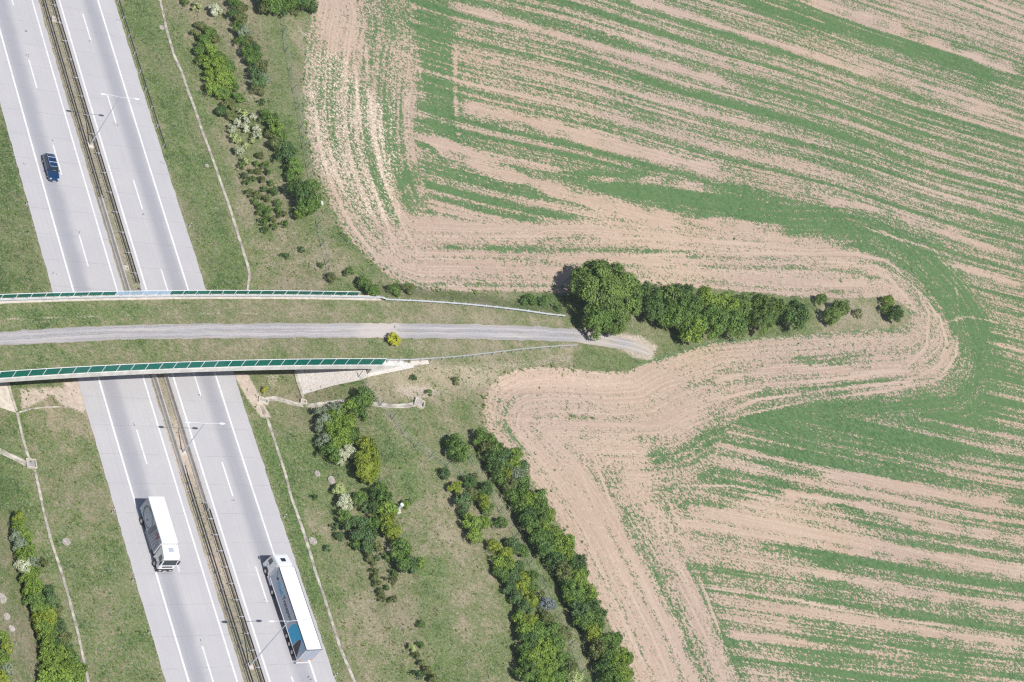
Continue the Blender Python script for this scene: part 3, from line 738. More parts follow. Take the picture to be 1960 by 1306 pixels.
# ------------------------------------------------------------------ bridge
br = empty('overpass_bridge', (*xy(72, 6), 0), 0, 'concrete overpass with a grass covered deck crossing above the motorway', 'bridge')
br_inv = Vector(br.location)
def edge_solid(name, o0, o1, f0, f1, z0, z1, mat, parent, step=2.0, base=br_inv):
    oo = np.arange(o0, o1+.01, step) if o1-o0 > step else np.array([o0, o1])
    rings = []
    for o in oo:
        a, b = xy(f0(o), o), xy(f1(o), o)
        zz0 = z0(o) if callable(z0) else z0; zz1 = z1(o) if callable(z1) else z1
        rings.append([Vector((*a, zz0))-base, Vector((*b, zz0))-base, Vector((*b, zz1))-base, Vector((*a, zz1))-base])
    return MB().loft(rings).build(name, mat, parent)
edge_solid('deck', -70, 46.3, lambda o: s_north(o)+1.0, lambda o: s_south(o)-1.0, ZD-1.1, ZD-.15, MAT['grey_concrete'], br)
edge_solid('edge_beam', -70, 47.3, s_north, lambda o: s_north(o)+1.0, ZD-.83, ZD+.14, MAT['pale_concrete'], br)
edge_solid('edge_beam', -70, 47.3, lambda o: s_south(o)-1.0, s_south, ZD-.83, ZD+.05, MAT['concrete'], br)
edge_solid('wing_wall', 40.2, 49.8, lambda o: s_south(o)-.65, lambda o: s_south(o)-.05, lambda o: 3.8+(o-40.2)*.26, ZD-.835, MAT['concrete'], br, 1.2)
edge_solid('wing_wall', 40.2, 49.8, lambda o: s_north(o)+.05, lambda o: s_north(o)+.65, lambda o: 3.8, ZD-.835, MAT['concrete'], br, 1.2)
MB().hexa([(Vector((*xy(s, o), 3.0))-br_inv) for s, o in ((61.8, 43), (76, 43), (76, 44.2), (61.8, 44.2))][::-1], [(Vector((*xy(s, o), ZD-1.105))-br_inv) for s, o in ((61.8, 43), (76, 43), (76, 44.2), (61.8, 44.2))][::-1]).build('abutment', MAT['grey_concrete'], br)
MB().hexa([(Vector((*xy(s, o), 3.0))-br_inv) for s, o in ((69, -32), (81, -32), (81, -33.2), (69, -33.2))], [(Vector((*xy(s, o), ZD-1.105))-br_inv) for s, o in ((69, -32), (81, -32), (81, -33.2), (69, -33.2))]).build('abutment', MAT['grey_concrete'], br)
for s in (67.3, 71.0, 74.6):
    c = Vector((*xy(s, 6.45), 0))-br_inv; MB().tube(c, c+Vector((0, 0, ZD-1.105)), .45, .45, 16).build('pier', MAT['grey_concrete'], br)
# end flare of the south wing (pale concrete apron next to the guardrail)
edge_solid('apron', 47.25, 50.9, lambda o: s_south(o)-1.0-(o-47.3)*.05, lambda o: s_south(o)-(o-47.3)*.12, ZD-.9, ZD+.02-.0, MAT['pale_concrete'], br, 1.2)

def panel_screen(sf, inset, o_first, o_last, label, clear=(), H=1.55, gl='green_glass'):
    root = empty('noise_screen', (*xy(sf(o_first), o_first), ZD), 0, label, 'glass screen'); b0 = Vector(root.location)
    n = int(round((o_last-o_first)/2.32)); oo = np.linspace(o_first, o_last, n+1)
    P = [Vector((*xy(sf(o)+inset, o), ZD+.1))-b0 for o in oo]
    for i, p in enumerate(P):
        q = (P[min(i+1, n)]-P[max(i-1, 0)]).normalized(); nrm = Vector((-q.y, q.x, 0))
        c = [p+q*a+nrm*b for a, b in ((-.05, -.06), (.05, -.06), (.05, .06), (-.05, .06))]
        MB().hexa(c, [v+Vector((0, 0, H+.04)) for v in c]).build('post', MAT['white_metal'], root)
    tm = MB()
    for i in range(n):
        a, b = P[i], P[i+1]; q = (b-a).normalized(); nrm = Vector((-q.y, q.x, 0)); a2, b2 = a+q*.06, b-q*.06
        c = [a2-nrm*.012, b2-nrm*.012, b2+nrm*.012, a2+nrm*.012]; mid = (oo[i]+oo[i+1])/2
        is_clear = any(lo < mid < hi for lo, hi in clear)
        pn = MB().hexa([v+Vector((0, 0, .08)) for v in c], [v+Vector((0, 0, H-.02)) for v in c]).build('glass_pane', MAT['clear_glass'] if is_clear else MAT[gl], root)
        if is_clear: pn['label'] = 'clear pale pane among the green ones'
        c = [a-nrm*.04, b-nrm*.04, b+nrm*.04, a+nrm*.04]
        tm.hexa([v+Vector((0, 0, H-.0)) for v in c], [v+Vector((0, 0, H+.06)) for v in c])
    tm.build('top_rail', MAT['white_metal'], root)
    return root
# the north screen as seen: starts left of the frame and ends at px 686; the south one ends at px 725
oN = 41.7; oS = 41.5
panel_screen(s_north, .12, -41, oN, 'green glass screen along the far, upper edge of the bridge with a few clear panes', ((-2.5, 7.6),), H=.92, gl='thin_glass')
panel_screen(s_south, -.12, -43, oS, 'teal glass screen with white posts along the near, lower edge of the bridge')

# ------------------------------------------------------------------ guardrails
def guardrail(label, path, spacing, side, mat, zb=None, height=.75, double=False, post_len=None, arm=.0, group=None, post_mat=None, wdt=.31, closed_ends=False, postside=0.0):
    """path: list of world points (ground level); beam on the 'side' (+1 left of travel / -1 right)"""
    P = [Vector(p) for p in path]; root = empty('guardrail', P[0], 0, label, 'guardrail', group); b0 = P[0].copy()
    P = [p-b0 for p in P]; n = len(P)
    T = [(P[min(i+1, n-1)]-P[max(i-1, 0)]).normalized() for i in range(n)]
    N = [Vector((-t.y, t.x, 0)).normalized()*side for t in T]
    def beam(off):
        prof = [(0, height-wdt), (.05, height-wdt*.85), (.0, height-wdt*.55), (.0, height-wdt*.45), (.05, height-wdt*.15), (0, height), (-.02, height), (-.02, height-wdt)]
        prof = [(a+off, b) for a, b in prof]
        MB().loft([[P[i]+N[i]*a+Vector((0, 0, b)) for a, b in prof] for i in range(n)]).build('beam', mat, root)
    beam(.12+arm)
    if double: beam(-.12-arm)
    d = np.concatenate([[0], np.cumsum([(P[i+1]-P[i]).length for i in range(n-1)])])
    k = int(d[-1]//spacing)
    for j in range(min(k+1, 95)):
        t = j*spacing; i = min(int(np.searchsorted(d, t, 'right')-1), n-2); f = (t-d[i])/(d[i+1]-d[i])
        p = P[i].lerp(P[i+1], f); tt_ = T[i]; nn = N[i]
        c = [p+tt_*a+nn*b for a, b in ((-.05, -.06), (.05, -.06), (.05, .06), (-.05, .06))]
        mb = MB().hexa([v-Vector((0, 0, .25)) for v in c], [v+Vector((0, 0, height)) for v in c])
        if arm:
            c = [p+tt_*a+nn*b+Vector((0, 0, height-.16)) for a, b in ((-.04, -.02-postside), (.04, -.02-postside), (.04, .12+arm), (-.04, .12+arm))]
            mb.hexa(c, [v+Vector((0, 0, .1)) for v in c])
        mb.build('post', post_mat or mat, root)
    return root
def so_path(f, s0, s1, ds=4.0, z=0.0):
    return [Vector((*xy(s, f(s) if callable(f) else f), z)) for s in np.linspace(s0, s1, max(2, int(abs(s1-s0)/ds)+1))]
gpm = 'guardrails in the median of the motorway'
guardrail('dark double guardrail on the left of the median, upper left of the photo', so_path(5.55, -60, 41.5), 3.0, 1, MAT['dark_rail'], double=True, arm=.10, group=gpm, post_mat=MAT['rail'])
guardrail('guardrail with projecting bracket arms on the right of the median, above the bridge', so_path(7.35, -60, 58), 4.0, 1, MAT['dark_rail'], arm=.16, double=True, group=gpm, post_mat=MAT['galv'], postside=.5)
guardrail('dark double guardrail on the left of the median, below the bridge', so_path(5.55, 91.5, 190), 3.0, 1, MAT['dark_rail'], double=True, arm=.10, group=gpm, post_mat=MAT['rail'])
guardrail('guardrail with projecting bracket arms on the right of the median, lower edge of the photo', so_path(7.35, 98.0, 190), 2.7, 1, MAT['dark_rail'], arm=.16, double=True, group=gpm, post_mat=MAT['galv'], postside=.5)
guardrail('single dark guardrail along the right shoulder, ending above the bridge', so_path(lambda s: 19.95, -60, 26.5)+[Vector((*xy(29, 20.1), -.2))], 4.0, 1, MAT['dark_rail'], post_mat=MAT['galv'])
# concrete safety barriers
def barrier(label, s0, s1, o, wd=.62, h=.85, group='concrete barriers in the median'):
    root = None; step = 4.0; ss_ = np.arange(s0, s1+.01, step)
    b0 = Vector((*xy(s0, o), 0))
    prof = [(-wd/2, .0), (-wd/2, .12), (-.17, .34), (-.11, h), (.11, h), (.17, .34), (wd/2, .12), (wd/2, 0)]
    rings = [[Vector((*xy(s, o+a), b))-b0 for a, b in prof] for s in ss_]
    ob = MB().loft(rings).build('concrete_barrier', MAT['barrier'], None, bevel=.01); ob.location = b0
    return tag(ob, label, 'barrier', group)
barrier('long concrete barrier left of the median passing under the far side of the bridge', 41, 93, 5.45)
barrier('concrete barrier right of the median emerging from under the bridge and running downhill', 59, 99, 7.45)

# bridge guardrails, continuing beyond it
def px_path(pts, h, zoff=0.0, n=None):
    q = resample(pts, n or max(8, int(len(pts)*4)))
    out = []
    for x, y in q:
        P = unproj([x], [y], [h])[0]
        for _ in range(12):
            zt = max(terrain(np.array([[P[0], P[1]]]))[0], 0); P = unproj([x], [y], [zt+zoff])[0]
        out.append(Vector((P[0], P[1], zt)))
    return out
Zr = .75
pn = [Vector((*xy(s_north(o)+.62, o), ZD+.12)) for o in np.arange(-60, 46.4, 2.0)]
NR = px_path([(742, 570.5), (800, 573), (850, 576), (900, 580), (950, 585), (1000, 591), (1050, 598.5)], 6.6, .70, 22)+[at(1078, 606.5, 7.0)]
guardrail('galvanised guardrail on the far side of the bridge, ending near the big tree', pn+NR, 2.2, -1, MAT['galv'], height=.75, post_mat=MAT['galv'], arm=.1)
pn = [Vector((*xy(s_south(o)-.55, o), ZD+.04)) for o in np.arange(-60, 46.4, 2.0)]
SR = px_path([(795, 689.5), (850, 686), (900, 681.5), (950, 675.5), (1000, 669.5), (1050, 665), (1080, 663.2)], 6.6, .70, 20)+[at(1103, 666.5, 7.0)]
guardrail('galvanised guardrail on the near side of the bridge, curving out past it', pn+SR, 2.2, 1, MAT['galv'], height=.75, post_mat=MAT['galv'], arm=.1)

# ------------------------------------------------------------------ paved slopes, channels, manholes
def stone_material():
    m, t, b = newmat('stone_paving'); P = t.pos(); mt = t.math
    cell = t.voro(P, 2.6, 'F1', 'Color'); d = t.voro(P, 2.6, 'DISTANCE_TO_EDGE')
    h, s_, v = t.sep(cell)
    col = t.mix(h, (.66, .64, .63), (.73, .70, .67)); col = t.mix(mt('MULTIPLY', t.ss(s_, .78, .9), .35), col, (.58, .46, .38))
    col = t.mix(t.ss(d, .03, .09), (.55, .51, .47), col); col = t.mix(mt('MULTIPLY', t.noise(P, .5, 3), .35), col, (.62, .55, .5))
    t.put(b.inputs['Base Color'], col); b.inputs['Roughness'].default_value = .9
    t.put(b.inputs['Normal'], t.bump(t.ss(d, 0, .12), .5, .05)); return m
MAT['stone'] = stone_material()
pv = ribbon2('paved_slope', [(566, 690), (576, 756)], [(720, 690), (722, 722), (728, 715)], 12, 24, .06, MAT['stone'])
V_ = None
# shape it: upper edge hidden under the deck, lower edge from the photograph
bpy.data.objects.remove(pv)
pv = ribbon2('paved_slope', [(552, 668), (640, 668), (700, 676), (760, 690), (792, 698)], [(577, 757), (592, 752), (640, 738), (690, 728), (705, 722), (792, 704)], 60, 10, .06, MAT['stone'])
tag(pv, 'stone paved slope under the right end of the bridge', 'paved slope')
pv = ribbon2('paved_slope', [(-60, 660), (2, 660)], [(-60, 752), (-20, 770), (0, 781), (31, 791)], 24, 10, .06, MAT['pale_concrete'])
tag(pv, 'pale concrete slope under the left end of the bridge at the photo edge', 'paved slope')
def channel(label, pts, wd, mat, name='drainage_channel', n=60, dz=.04, group=None, wob=.0):
    q = resample(pts, n); C = ground(q[:, 0], q[:, 1])
    T = np.gradient(C[:, :2], axis=0); T /= np.linalg.norm(T, axis=1)[:, None]; N = np.stack([-T[:, 1], T[:, 0]], -1)
    wv = wd*(1+rng.normal(0, 1, n)*wob)
    offs = [(-.5, -.02), (-.5, .10), (-.36, .10), (-.15, .02), (.15, .02), (.36, .10), (.5, .10), (.5, -.02)]
    V = []
    for i in range(n):
        for a, b in offs:
            p = C[i, :2]+N[i]*a*wv[i]; V.append((p[0], p[1], max(C[i, 2], terrain(p[None])[0])+b+dz))
    k = len(offs); F = []
    for i in range(n-1):
        for j in range(k-1): F.append((i*k+j, i*k+j+1, (i+1)*k+j+1, (i+1)*k+j))
    ob = mesh_np(name, V, F, mat); return tag(ob, label, 'drainage channel', group)
channel('long narrow concrete drain along the grass above the bridge, right of the motorway', [(296, -60), (306, 0), (318, 55), (332, 105), (346, 135), (356, 165), (371, 205), (386, 250), (405, 300), (424, 355), (440, 400), (452, 440), (463, 475), (475, 513), (477, 528), (473, 560)], 0.46, MAT['drain'], n=140, wob=.12)
channel('long narrow concrete drain below the bridge, beside the right lane verge', [(500, 778), (512, 805), (527, 850), (545, 905), (556, 950), (575, 1003), (592, 1055), (603, 1095), (617, 1135), (633, 1185), (650, 1240), (680, 1310), (700, 1360)], 0.45, MAT['drain'], n=140, wob=.12)
channel('concrete drain running down the left grass slope to the bottom edge', [(32, 790), (41, 830), (50, 865), (58, 885)], 0.37, MAT['drain'], n=30, wob=.1)
channel('long concrete drain below the square inlet on the left verge', [(66, 900), (76, 945), (84, 985), (100, 1045), (117, 1095), (131, 1145), (148, 1210), (165, 1290), (176, 1340)], 0.38, MAT['drain'], n=110, wob=.12)
channel('broad pale channel entering from the left edge of the photo', [(-40, 846), (0, 864), (20, 874), (36, 881), (50, 889)], 0.88, MAT['drain'], n=30, wob=.08)
channel('curved pale stone channel from the road drain to the small bushes below the bridge', [(508, 765), (528, 763), (545, 768), (565, 774), (580, 776)], 0.80, MAT['drain'], n=30, wob=.08)
channel('curved stone channel leading to the concrete culvert outlet', [(584, 775), (600, 777), (625, 773), (650, 770), (690, 771), (720, 775), (755, 778), (780, 777), (796, 774)], 0.84, MAT['drain'], n=60, wob=.08)
channel('thin concrete strip beside the steep stone paving', [(564, 712), (569, 732), (576, 752), (581, 768)], 0.43, MAT['drain'], n=24, name='edge_strip', dz=.08)
channel('narrow concrete gutter climbing the left slope beside the pale apron', [(14, 732), (22, 760), (31, 788)], 0.34, MAT['drain'], n=20, dz=.1)
channel('faint curved kerb on the left slope below the bridge', [(36, 790), (60, 783), (90, 780), (115, 779)], 0.19, MAT['drain'], n=24, dz=.0, name='kerb')
def drain_box(label, px, py, sx, sy, h, ang, name='culvert_outlet', open_top=True):
    P = gp(px, py); root = empty(name, P, ang, label, 'drain inlet' if 'inlet' in name else 'culvert'); mb = MB(); t_ = .16
    mb.box(-sx/2, sx/2, -sy/2, -sy/2+t_, -.5, h).box(-sx/2, sx/2, sy/2-t_, sy/2, -.5, h).box(-sx/2, -sx/2+t_, -sy/2+t_+.003, sy/2-t_-.003, -.5, h-.004)
    mb.box(sx/2-t_, sx/2, -sy/2+t_+.003, sy/2-t_-.003, -.5, h-.004)
    mb.build('frame', MAT['pale_concrete'], root, bevel=.02)
    MB().box(-sx/2+t_+.01, sx/2-t_-.01, -sy/2+t_+.01, sy/2-t_-.01, -.3, .06).build('floor', MAT['grey_concrete'], root)
    return root
drain_box('pale concrete culvert outlet box at the right end of the stone channel', 801, 774, 1.7, 1.5, .55, R(20))
drain_box('small concrete block where the strip beside the paving meets the channel', 580, 770, 1.0, .8, .35, R(30), 'drain_block')
drain_box('square open concrete inlet on the left slope where three channels meet', 59, 889, 1.5, 1.5, .35, R(45), 'drain_inlet')
drain_box('low concrete inlet box beside the road shoulder just below the bridge', 503, 768, 1.6, 1.0, .35, R(30), 'drain_inlet')
drain_box('small concrete drain box in the median above the bridge', 238, 514, 1.2, .8, .3, R(40), 'drain_inlet')
drain_box('tiny concrete drain box in the median at the top of the photo', 106, 39, 1.4, 1.0, .3, R(40), 'drain_inlet')
def manhole(label, px, py, r=.6, h=.10, mat='drain'):
    P = gp(px, py); root = empty('manhole_cover', P, rnd.uniform(0, 3), label, 'manhole cover', 'round concrete manhole covers in the grass')
    MB().tube((0, 0, -.3), (0, 0, h), r, r*.98, 20).build('ring', MAT[mat], root)
    MB().tube((0, 0, h), (0, 0, h+.04), r*.8, r*.78, 20).build('lid', MAT['lid'], root)
for l, x, y, r in [('round concrete manhole cover in the open grass left of the white truck', 127, 1038, .62), ('round manhole cover cut by the left photo edge', 1, 1146, .8), ('upper of two small pinkish manhole covers near the lower left corner', 11.5, 1181, .55), ('lower of two small pinkish manhole covers near the lower left corner', 21, 1204, .55), ('round manhole cover left of the double blossom bush, the smaller one', 607.5, 907, .55), ('large round manhole cover just above the pale blossom bush', 636, 920, .75), ('round manhole cover beside the drain near the front of the semi trailer truck', 598.5, 1036, .68), ('round pale manhole cover beside the drain at the top of the photo', 309.5, 53, .5), ('small pale manhole cover in the grass right of the motorway, above the bridge', 396, 318, .4)]:
    manhole(l, x, y, r)
# vent pipe on a plinth
P = gp(760, 977); vp = empty('vent_pipe', P, 0, 'white metal vent pipe standing on a round concrete plinth by the bushes', 'vent pipe')
MB().tube((0, 0, -.3), (0, 0, .2), .75, .72, 20).build('plinth', MAT['pale_concrete'], vp)
MB().tube((0, 0, .2), (0, 0, 1.5), .22, .22, 14).build('pipe', MAT['lamp_white'], vp)
MB().tube((0, 0, 1.5), (0, 0, 1.62), .33, .28, 14).build('cap', MAT['lamp_white'], vp)
P = gp(609, 399); vp = empty('utility_box', P, R(35), 'small white utility box on a post at the field edge', 'utility box')
MB().box(-.12, .12, -.35, .35, .2, 1.35).build('cabinet', MAT['white_metal'], vp, bevel=.02)
MB().box(-.05, .05, -.05, .05, -.2, .2).build('post', MAT['galv'], vp)
MB().box(-.2, .2, -.42, .42, 1.35, 1.4).build('lid', MAT['lamp_white'], vp)

# ------------------------------------------------------------------ street lamps
def lamp(px, py, H, span, label, s):
    P = gp(px, py); P.z = 0.0; a = head(s)
    acr = math.atan2(math.sin(a), -math.cos(a))       # direction across the road
    root = empty('street_lamp', P, acr, label, 'street lamp', 'twin armed street lamps in the median')
    MB().box(-.55, .55, -.5, .5, -.2, .22).build('plinth', MAT['pale_concrete'], root, bevel=.03)
    MB().tube((0, 0, .2), (0, 0, 1.3), .12, .12, 12).tube((0, 0, 1.3), (0, 0, H), .105, .055, 12).build('pole', MAT['lamp_grey'], root, smooth=False)
    for sg in (-1, 1):
        ar = MB(); pts = [(0, 0, H-.05), (sg*.6, 0, H+.06), (sg*(span/2-.55), 0, H+.14)]
        for p, q in zip(pts, pts[1:]): ar.tube(p, q, .035, .03, 8)
        ar.build('arm', MAT['lamp_white'], root)
        rings = []
        for t in np.linspace(0, 1, 9):
            w_ = .21*math.sin(math.pi*min(1, .12+t*.86))**.6; x = sg*(span/2-.55+t*1.0)
            rings.append([(x, w_*math.cos(f), H+.14+.10*math.sin(f)*(w_/.21)) for f in np.linspace(0, 2*math.pi, 12, endpoint=False)])
        MB().loft(rings).build('lamp_head', MAT['lamp_white'], root, smooth=True)
    return root
lamp(171.5, 279.5, 11.7, 5.9, 'tall twin armed street lamp in the median near the dark blue car', 28)
lamp(348.5, 868, 7.6, 5.8, 'shorter twin armed street lamp in the median just below the bridge', 90)
lamp(477, 1276, 12.0, 5.7, 'tall twin armed street lamp leaning over the semi trailer truck', 122)

# ------------------------------------------------------------------ delineator posts
for l, x, y in [('white marker post on the left shoulder above the bridge', 49.5, 392.5), ('white marker post in the grass right of the motorway above the bridge', 362, 434.5), ('white marker post on the left shoulder beside the white truck', 213.5, 983), ('white marker post on the left shoulder below the white truck', 253, 1113), ('white marker post on the left shoulder near the bottom of the photo', 283.5, 1213), ('white marker post by the right shoulder ahead of the semi trailer truck', 543, 991.5), ('white marker post at the right shoulder, level with the rear of the semi trailer', 640, 1296)]:
    P = gp(x, y); root = empty('marker_post', P, head(80)+.6, l, 'marker post', 'white roadside marker posts')
    MB().hexa([(-.06, -.05, -.1), (.06, -.05, -.1), (.06, .05, -.1), (-.06, .05, -.1)], [(-.05, -.04, 1.0), (.05, -.04, 1.0), (.05, .04, .9), (-.05, .04, .9)]).build('post', MAT['lamp_white'], root)
    MB().box(-.062, .062, -.056, .056, .62, .82).build('reflector_band', MAT['dark_trim'], root)

# ------------------------------------------------------------------ wire fences
def fence(label, pts, n, mat='fence_green', sp=None):
    q = resample(pts, n); C = ground(q[:, 0], q[:, 1]); b0 = Vector(C[0]); root = empty('wire_fence', b0, 0, label, 'fence')
    P = [Vector(c)-b0 for c in C]
    for p in P: MB().tube(p-Vector((0, 0, .2)), p+Vector((0, 0, 1.6)), .045, .045, 6).build('post', MAT[mat], root)
    wm = MB()
    for a, b in zip(P, P[1:]):
        for h in (.15, .6, 1.05, 1.5): wm.tube(a+Vector((0, 0, h)), b+Vector((0, 0, h)), .012, .012, 4)
        k = int((b-a).length/.7)
        for i in range(1, k):
            c = a.lerp(b, i/k); wm.tube(c+Vector((0, 0, .15)), c+Vector((0, 0, 1.55)), .008, .008, 3)
    wm.build('wire_mesh', MAT['galv'], root)
fence('wire mesh fence between the shrubs and the field edge, above the bridge', [(534, 25), (541, 65), (545, 105), (553, 145), (562, 190), (571, 240), (578, 285), (585, 320), (598, 380), (606, 440), (618, 490), (630, 545)], 15)
fence('wire mesh fence with green posts crossing the dry grass below the culvert', [(685, 722), (702, 742), (716, 770), (741, 790), (760, 822), (794, 859), (825, 878), (850, 893), (882, 912)], 9)
fence('low wire fence on the narrow grass strip between the two hedges', [(895, 880), (925, 930), (951, 975), (975, 1017), (1010, 1080), (1045, 1150), (1080, 1210), (1110, 1290)], 9)

# ------------------------------------------------------------------ vegetation
def leaf_material(name, dark, light, trans=.14):
    m, t, b = newmat(name)
    n = t.attr('tint').outputs['Fac']; oi = t.n.new('ShaderNodeObjectInfo').outputs['Random']
    c = t.mix(n, dark, light); c = t.mix(t.math('MULTIPLY', oi, .3), c, tuple(x*.7 for x in dark))
    t.put(b.inputs['Base Color'], c); b.inputs['Roughness'].default_value = .55; b.inputs['Specular IOR Level'].default_value = .3
    tl = t.n.new('ShaderNodeBsdfTranslucent'); t.put(tl.inputs[0], c)
    mx = t.n.new('ShaderNodeMixShader'); mx.inputs[0].default_value = trans
    t.l.new(b.outputs[0], mx.inputs[1]); t.l.new(tl.outputs[0], mx.inputs[2]); t.l.new(mx.outputs[0], t.n['Material Output'].inputs[0])
    return m
LEAF = dict(
 green=leaf_material('leaves_green', (.06, .125, .03), (.25, .40, .09)),
 bright=leaf_material('leaves_bright', (.09, .18, .03), (.38, .52, .09)),
 yellow=leaf_material('leaves_yellow', (0.16, 0.23, 0.03), (0.42, 0.5, 0.07)),
 dark=leaf_material('leaves_dark', (.04, .09, .028), (.17, .29, .08)),
 blue=leaf_material('leaves_bluegreen', (0.07, 0.13, 0.05), (0.19, 0.31, 0.11)),
 olive=leaf_material('leaves_olive', (0.1, 0.135, 0.045), (0.27, 0.31, 0.11)),
 silver=leaf_material('leaves_silver', (0.149, 0.207, 0.127), (0.391, 0.460, 0.310)),
 white=leaf_material('blossom_white', (0.330, 0.396, 0.198), (0.850, 0.850, 0.682), .1),
 cream=leaf_material('blossom_cream', (0.264, 0.363, 0.110), (0.748, 0.792, 0.396), .1),
 gold=leaf_material('leaves_gold', (.34, .36, .03), (.66, .66, .06)),
 grey=leaf_material('leaves_grey', (0.132, 0.168, 0.156), (0.312, 0.372, 0.372)),
 tree=leaf_material('leaves_tree', (.05, .105, .028), (.26, .38, .09)),
)
def crown_mesh(name, seed, Rx, H, n, leaf, lobes=14, lr=.42, ragged=.19, low=.15):
    """a crown of radius Rx and height H standing on z=0: leaf-sized faces gathered into lobes, with gaps between them"""
    g = np.random.default_rng(seed); c0 = np.array([0, 0, H*.52]); ax = np.array([Rx, Rx*g.uniform(.85, 1), H*.5])
    d = g.normal(0, 1, (lobes, 3)); d[:, 2] = np.abs(d[:, 2])*1.15-.30; d /= np.linalg.norm(d, axis=1)[:, None]
    L = c0+d*ax*g.uniform(.50, .86, (lobes, 1)); lrad = Rx*lr*g.uniform(.65, 1.2, lobes)
    k = g.integers(0, lobes, n); dd = g.normal(0, 1, (n, 3)); dd /= np.linalg.norm(dd, axis=1)[:, None]
    out = (L[k]-c0)/ax; out /= np.linalg.norm(out, axis=1)[:, None]+1e-9
    flip = (dd*out).sum(1) < -.2; dd[flip] *= -1
    r = lrad[k]*(1-np.abs(g.normal(0, ragged*1.4, n))+g.random(n)**6*ragged*2.0)
    C = L[k]+dd*r[:, None]*np.array([1, 1, min(1.0, H/Rx*.62)])
    m = g.random(n) < .12; C[m] = c0+(C[m]-c0)*g.uniform(.3, .8, (m.sum(), 1))
    C[:, 2] = np.maximum(C[:, 2], low*H*g.uniform(.1, 1, n))
    nrm = dd*1.0+np.array([.15, -.18, .42])+g.normal(0, .40, (n, 3)); nrm /= np.linalg.norm(nrm, axis=1)[:, None]
    u = np.cross(nrm, g.normal(0, 1, (n, 3))); u /= np.linalg.norm(u, axis=1)[:, None]; v = np.cross(nrm, u)
    sz = leaf*g.uniform(.6, 1.35, n)[:, None]; asp = g.uniform(.45, .8, n)[:, None]
    V = np.stack([C-u*sz*.5, C+v*sz*asp*.5-nrm*sz*.08, C+u*sz*.5, C-v*sz*asp*.5-nrm*sz*.08], 1).reshape(-1, 3)
    F = np.arange(4*n).reshape(n, 4)
    me = bpy.data.meshes.new(name); me.vertices.add(4*n); me.vertices.foreach_set('co', V.astype(np.float32).ravel())
    me.loops.add(4*n); me.loops.foreach_set('vertex_index', F.astype(np.int32).ravel()); me.polygons.add(n)
    me.polygons.foreach_set('loop_start', np.arange(0, 4*n, 4, dtype=np.int32)); me.polygons.foreach_set('loop_total', np.full(n, 4, np.int32))
    me.update(calc_edges=True)
    lt = g.random(lobes)[k]
    tint = np.clip(.45*lt+.6*g.random(n)**1.1, 0, 1)
    a = me.attributes.new('tint', 'FLOAT', 'FACE'); a.data.foreach_set('value', tint.astype(np.float32))
    me.materials.append(LEAF['green']); return me
# classes: nominal radius -> meshes (height given as a ratio)
CR = {
 's': [crown_mesh('shrub_leaves', 10+i, .7, 1.0, 560, .17, 11, .42) for i in range(4)],
 'm': [crown_mesh('shrub_leaves', 20+i, 1.3, 2.1, 1700, .22, 20, .36) for i in range(5)],
 'l': [crown_mesh('shrub_leaves', 30+i, 2.2, 3.6, 3600, .26, 32, .30) for i in range(5)],
 'x': [crown_mesh('tree_leaves', 40+i, 3.6, 6.2, 8500, .30, 52, .25) for i in range(4)],
}
NOM = {'s': (.7, 1.0), 'm': (1.3, 2.1), 'l': (2.2, 3.6), 'x': (3.6, 6.2)}
def place_plant(px, py, dpx, kind, label, group, hr=None, name=None, trunk=None, cat=None, fs=1.10):
    """px,py: centre of the crown as seen, dpx its width in photo pixels"""
    k = 9.3 if py < 600 else (9.0 if px > 1000 else 10.6)
    dm = dpx*fs/k; cls = 's' if dm < 1.9 else 'm' if dm < 3.4 else 'l' if dm < 6 else 'x'
    r0, h0 = NOM[cls]; r = dm/2*1.0; hr = hr or {'s': .72, 'm': .78, 'l': .80, 'x': .85}[cls]; H = dm*hr*1.22
    z = 2.0
    for _ in range(14):
        P = unproj([px], [py], [z+H*.5])[0]; z = z*.4+.6*terrain(P[None])[0]
    me = rnd.choice(CR[cls]); nm = name or ('tree' if cls == 'x' else 'shrub'); cat = cat or ('tree' if cls == 'x' else 'shrub')
    sx = r/r0; sz = H/h0; rz = rnd.uniform(0, 6.28)
    tall = trunk if trunk is not None else cls in 'xl'
    if tall:
        root = empty(nm, (P[0], P[1], z-.03), rz, label, cat, group)
        ob = bpy.data.objects.new('crown', me); link(ob, root); ob.scale = (sx, sx*rnd.uniform(.9, 1.1), sz)
        tb = MB(); tb.tube((0, 0, -.2), (.05*H, .02*H, H*.38), .035*H+.03, .022*H, 8)
        for a in range(4):
            an = a*1.6+rz; tb.tube((.05*H, .02*H, H*.34), (.05*H+math.cos(an)*r*.5, math.sin(an)*r*.5, H*.7), .016*H, .006*H, 6)
        tb.build('trunk', MAT['wood'], root)
    else:
        root = ob = bpy.data.objects.new(nm, me); link(ob); ob.location = (P[0], P[1], z-.03); ob.rotation_euler = (0, 0, rz)
        ob.scale = (sx, sx*rnd.uniform(.88, 1.12), sz); tag(ob, label, cat, group)
    ob.material_slots[0].link = 'OBJECT'; ob.material_slots[0].material = LEAF[kind]
    return root
ORD = 'first second third fourth fifth sixth seventh eighth ninth tenth eleventh twelfth thirteenth fourteenth fifteenth sixteenth seventeenth eighteenth nineteenth'.split()
TENS = {2: ('twenty', 'twentieth'), 3: ('thirty', 'thirtieth'), 4: ('forty', 'fortieth'), 5: ('fifty', 'fiftieth')}
def ordw(i):
    if i <= 19: return ORD[i-1]
    t, u = divmod(i, 10); return TENS[t][1] if u == 0 else TENS[t][0]+'-'+ORD[u-1]
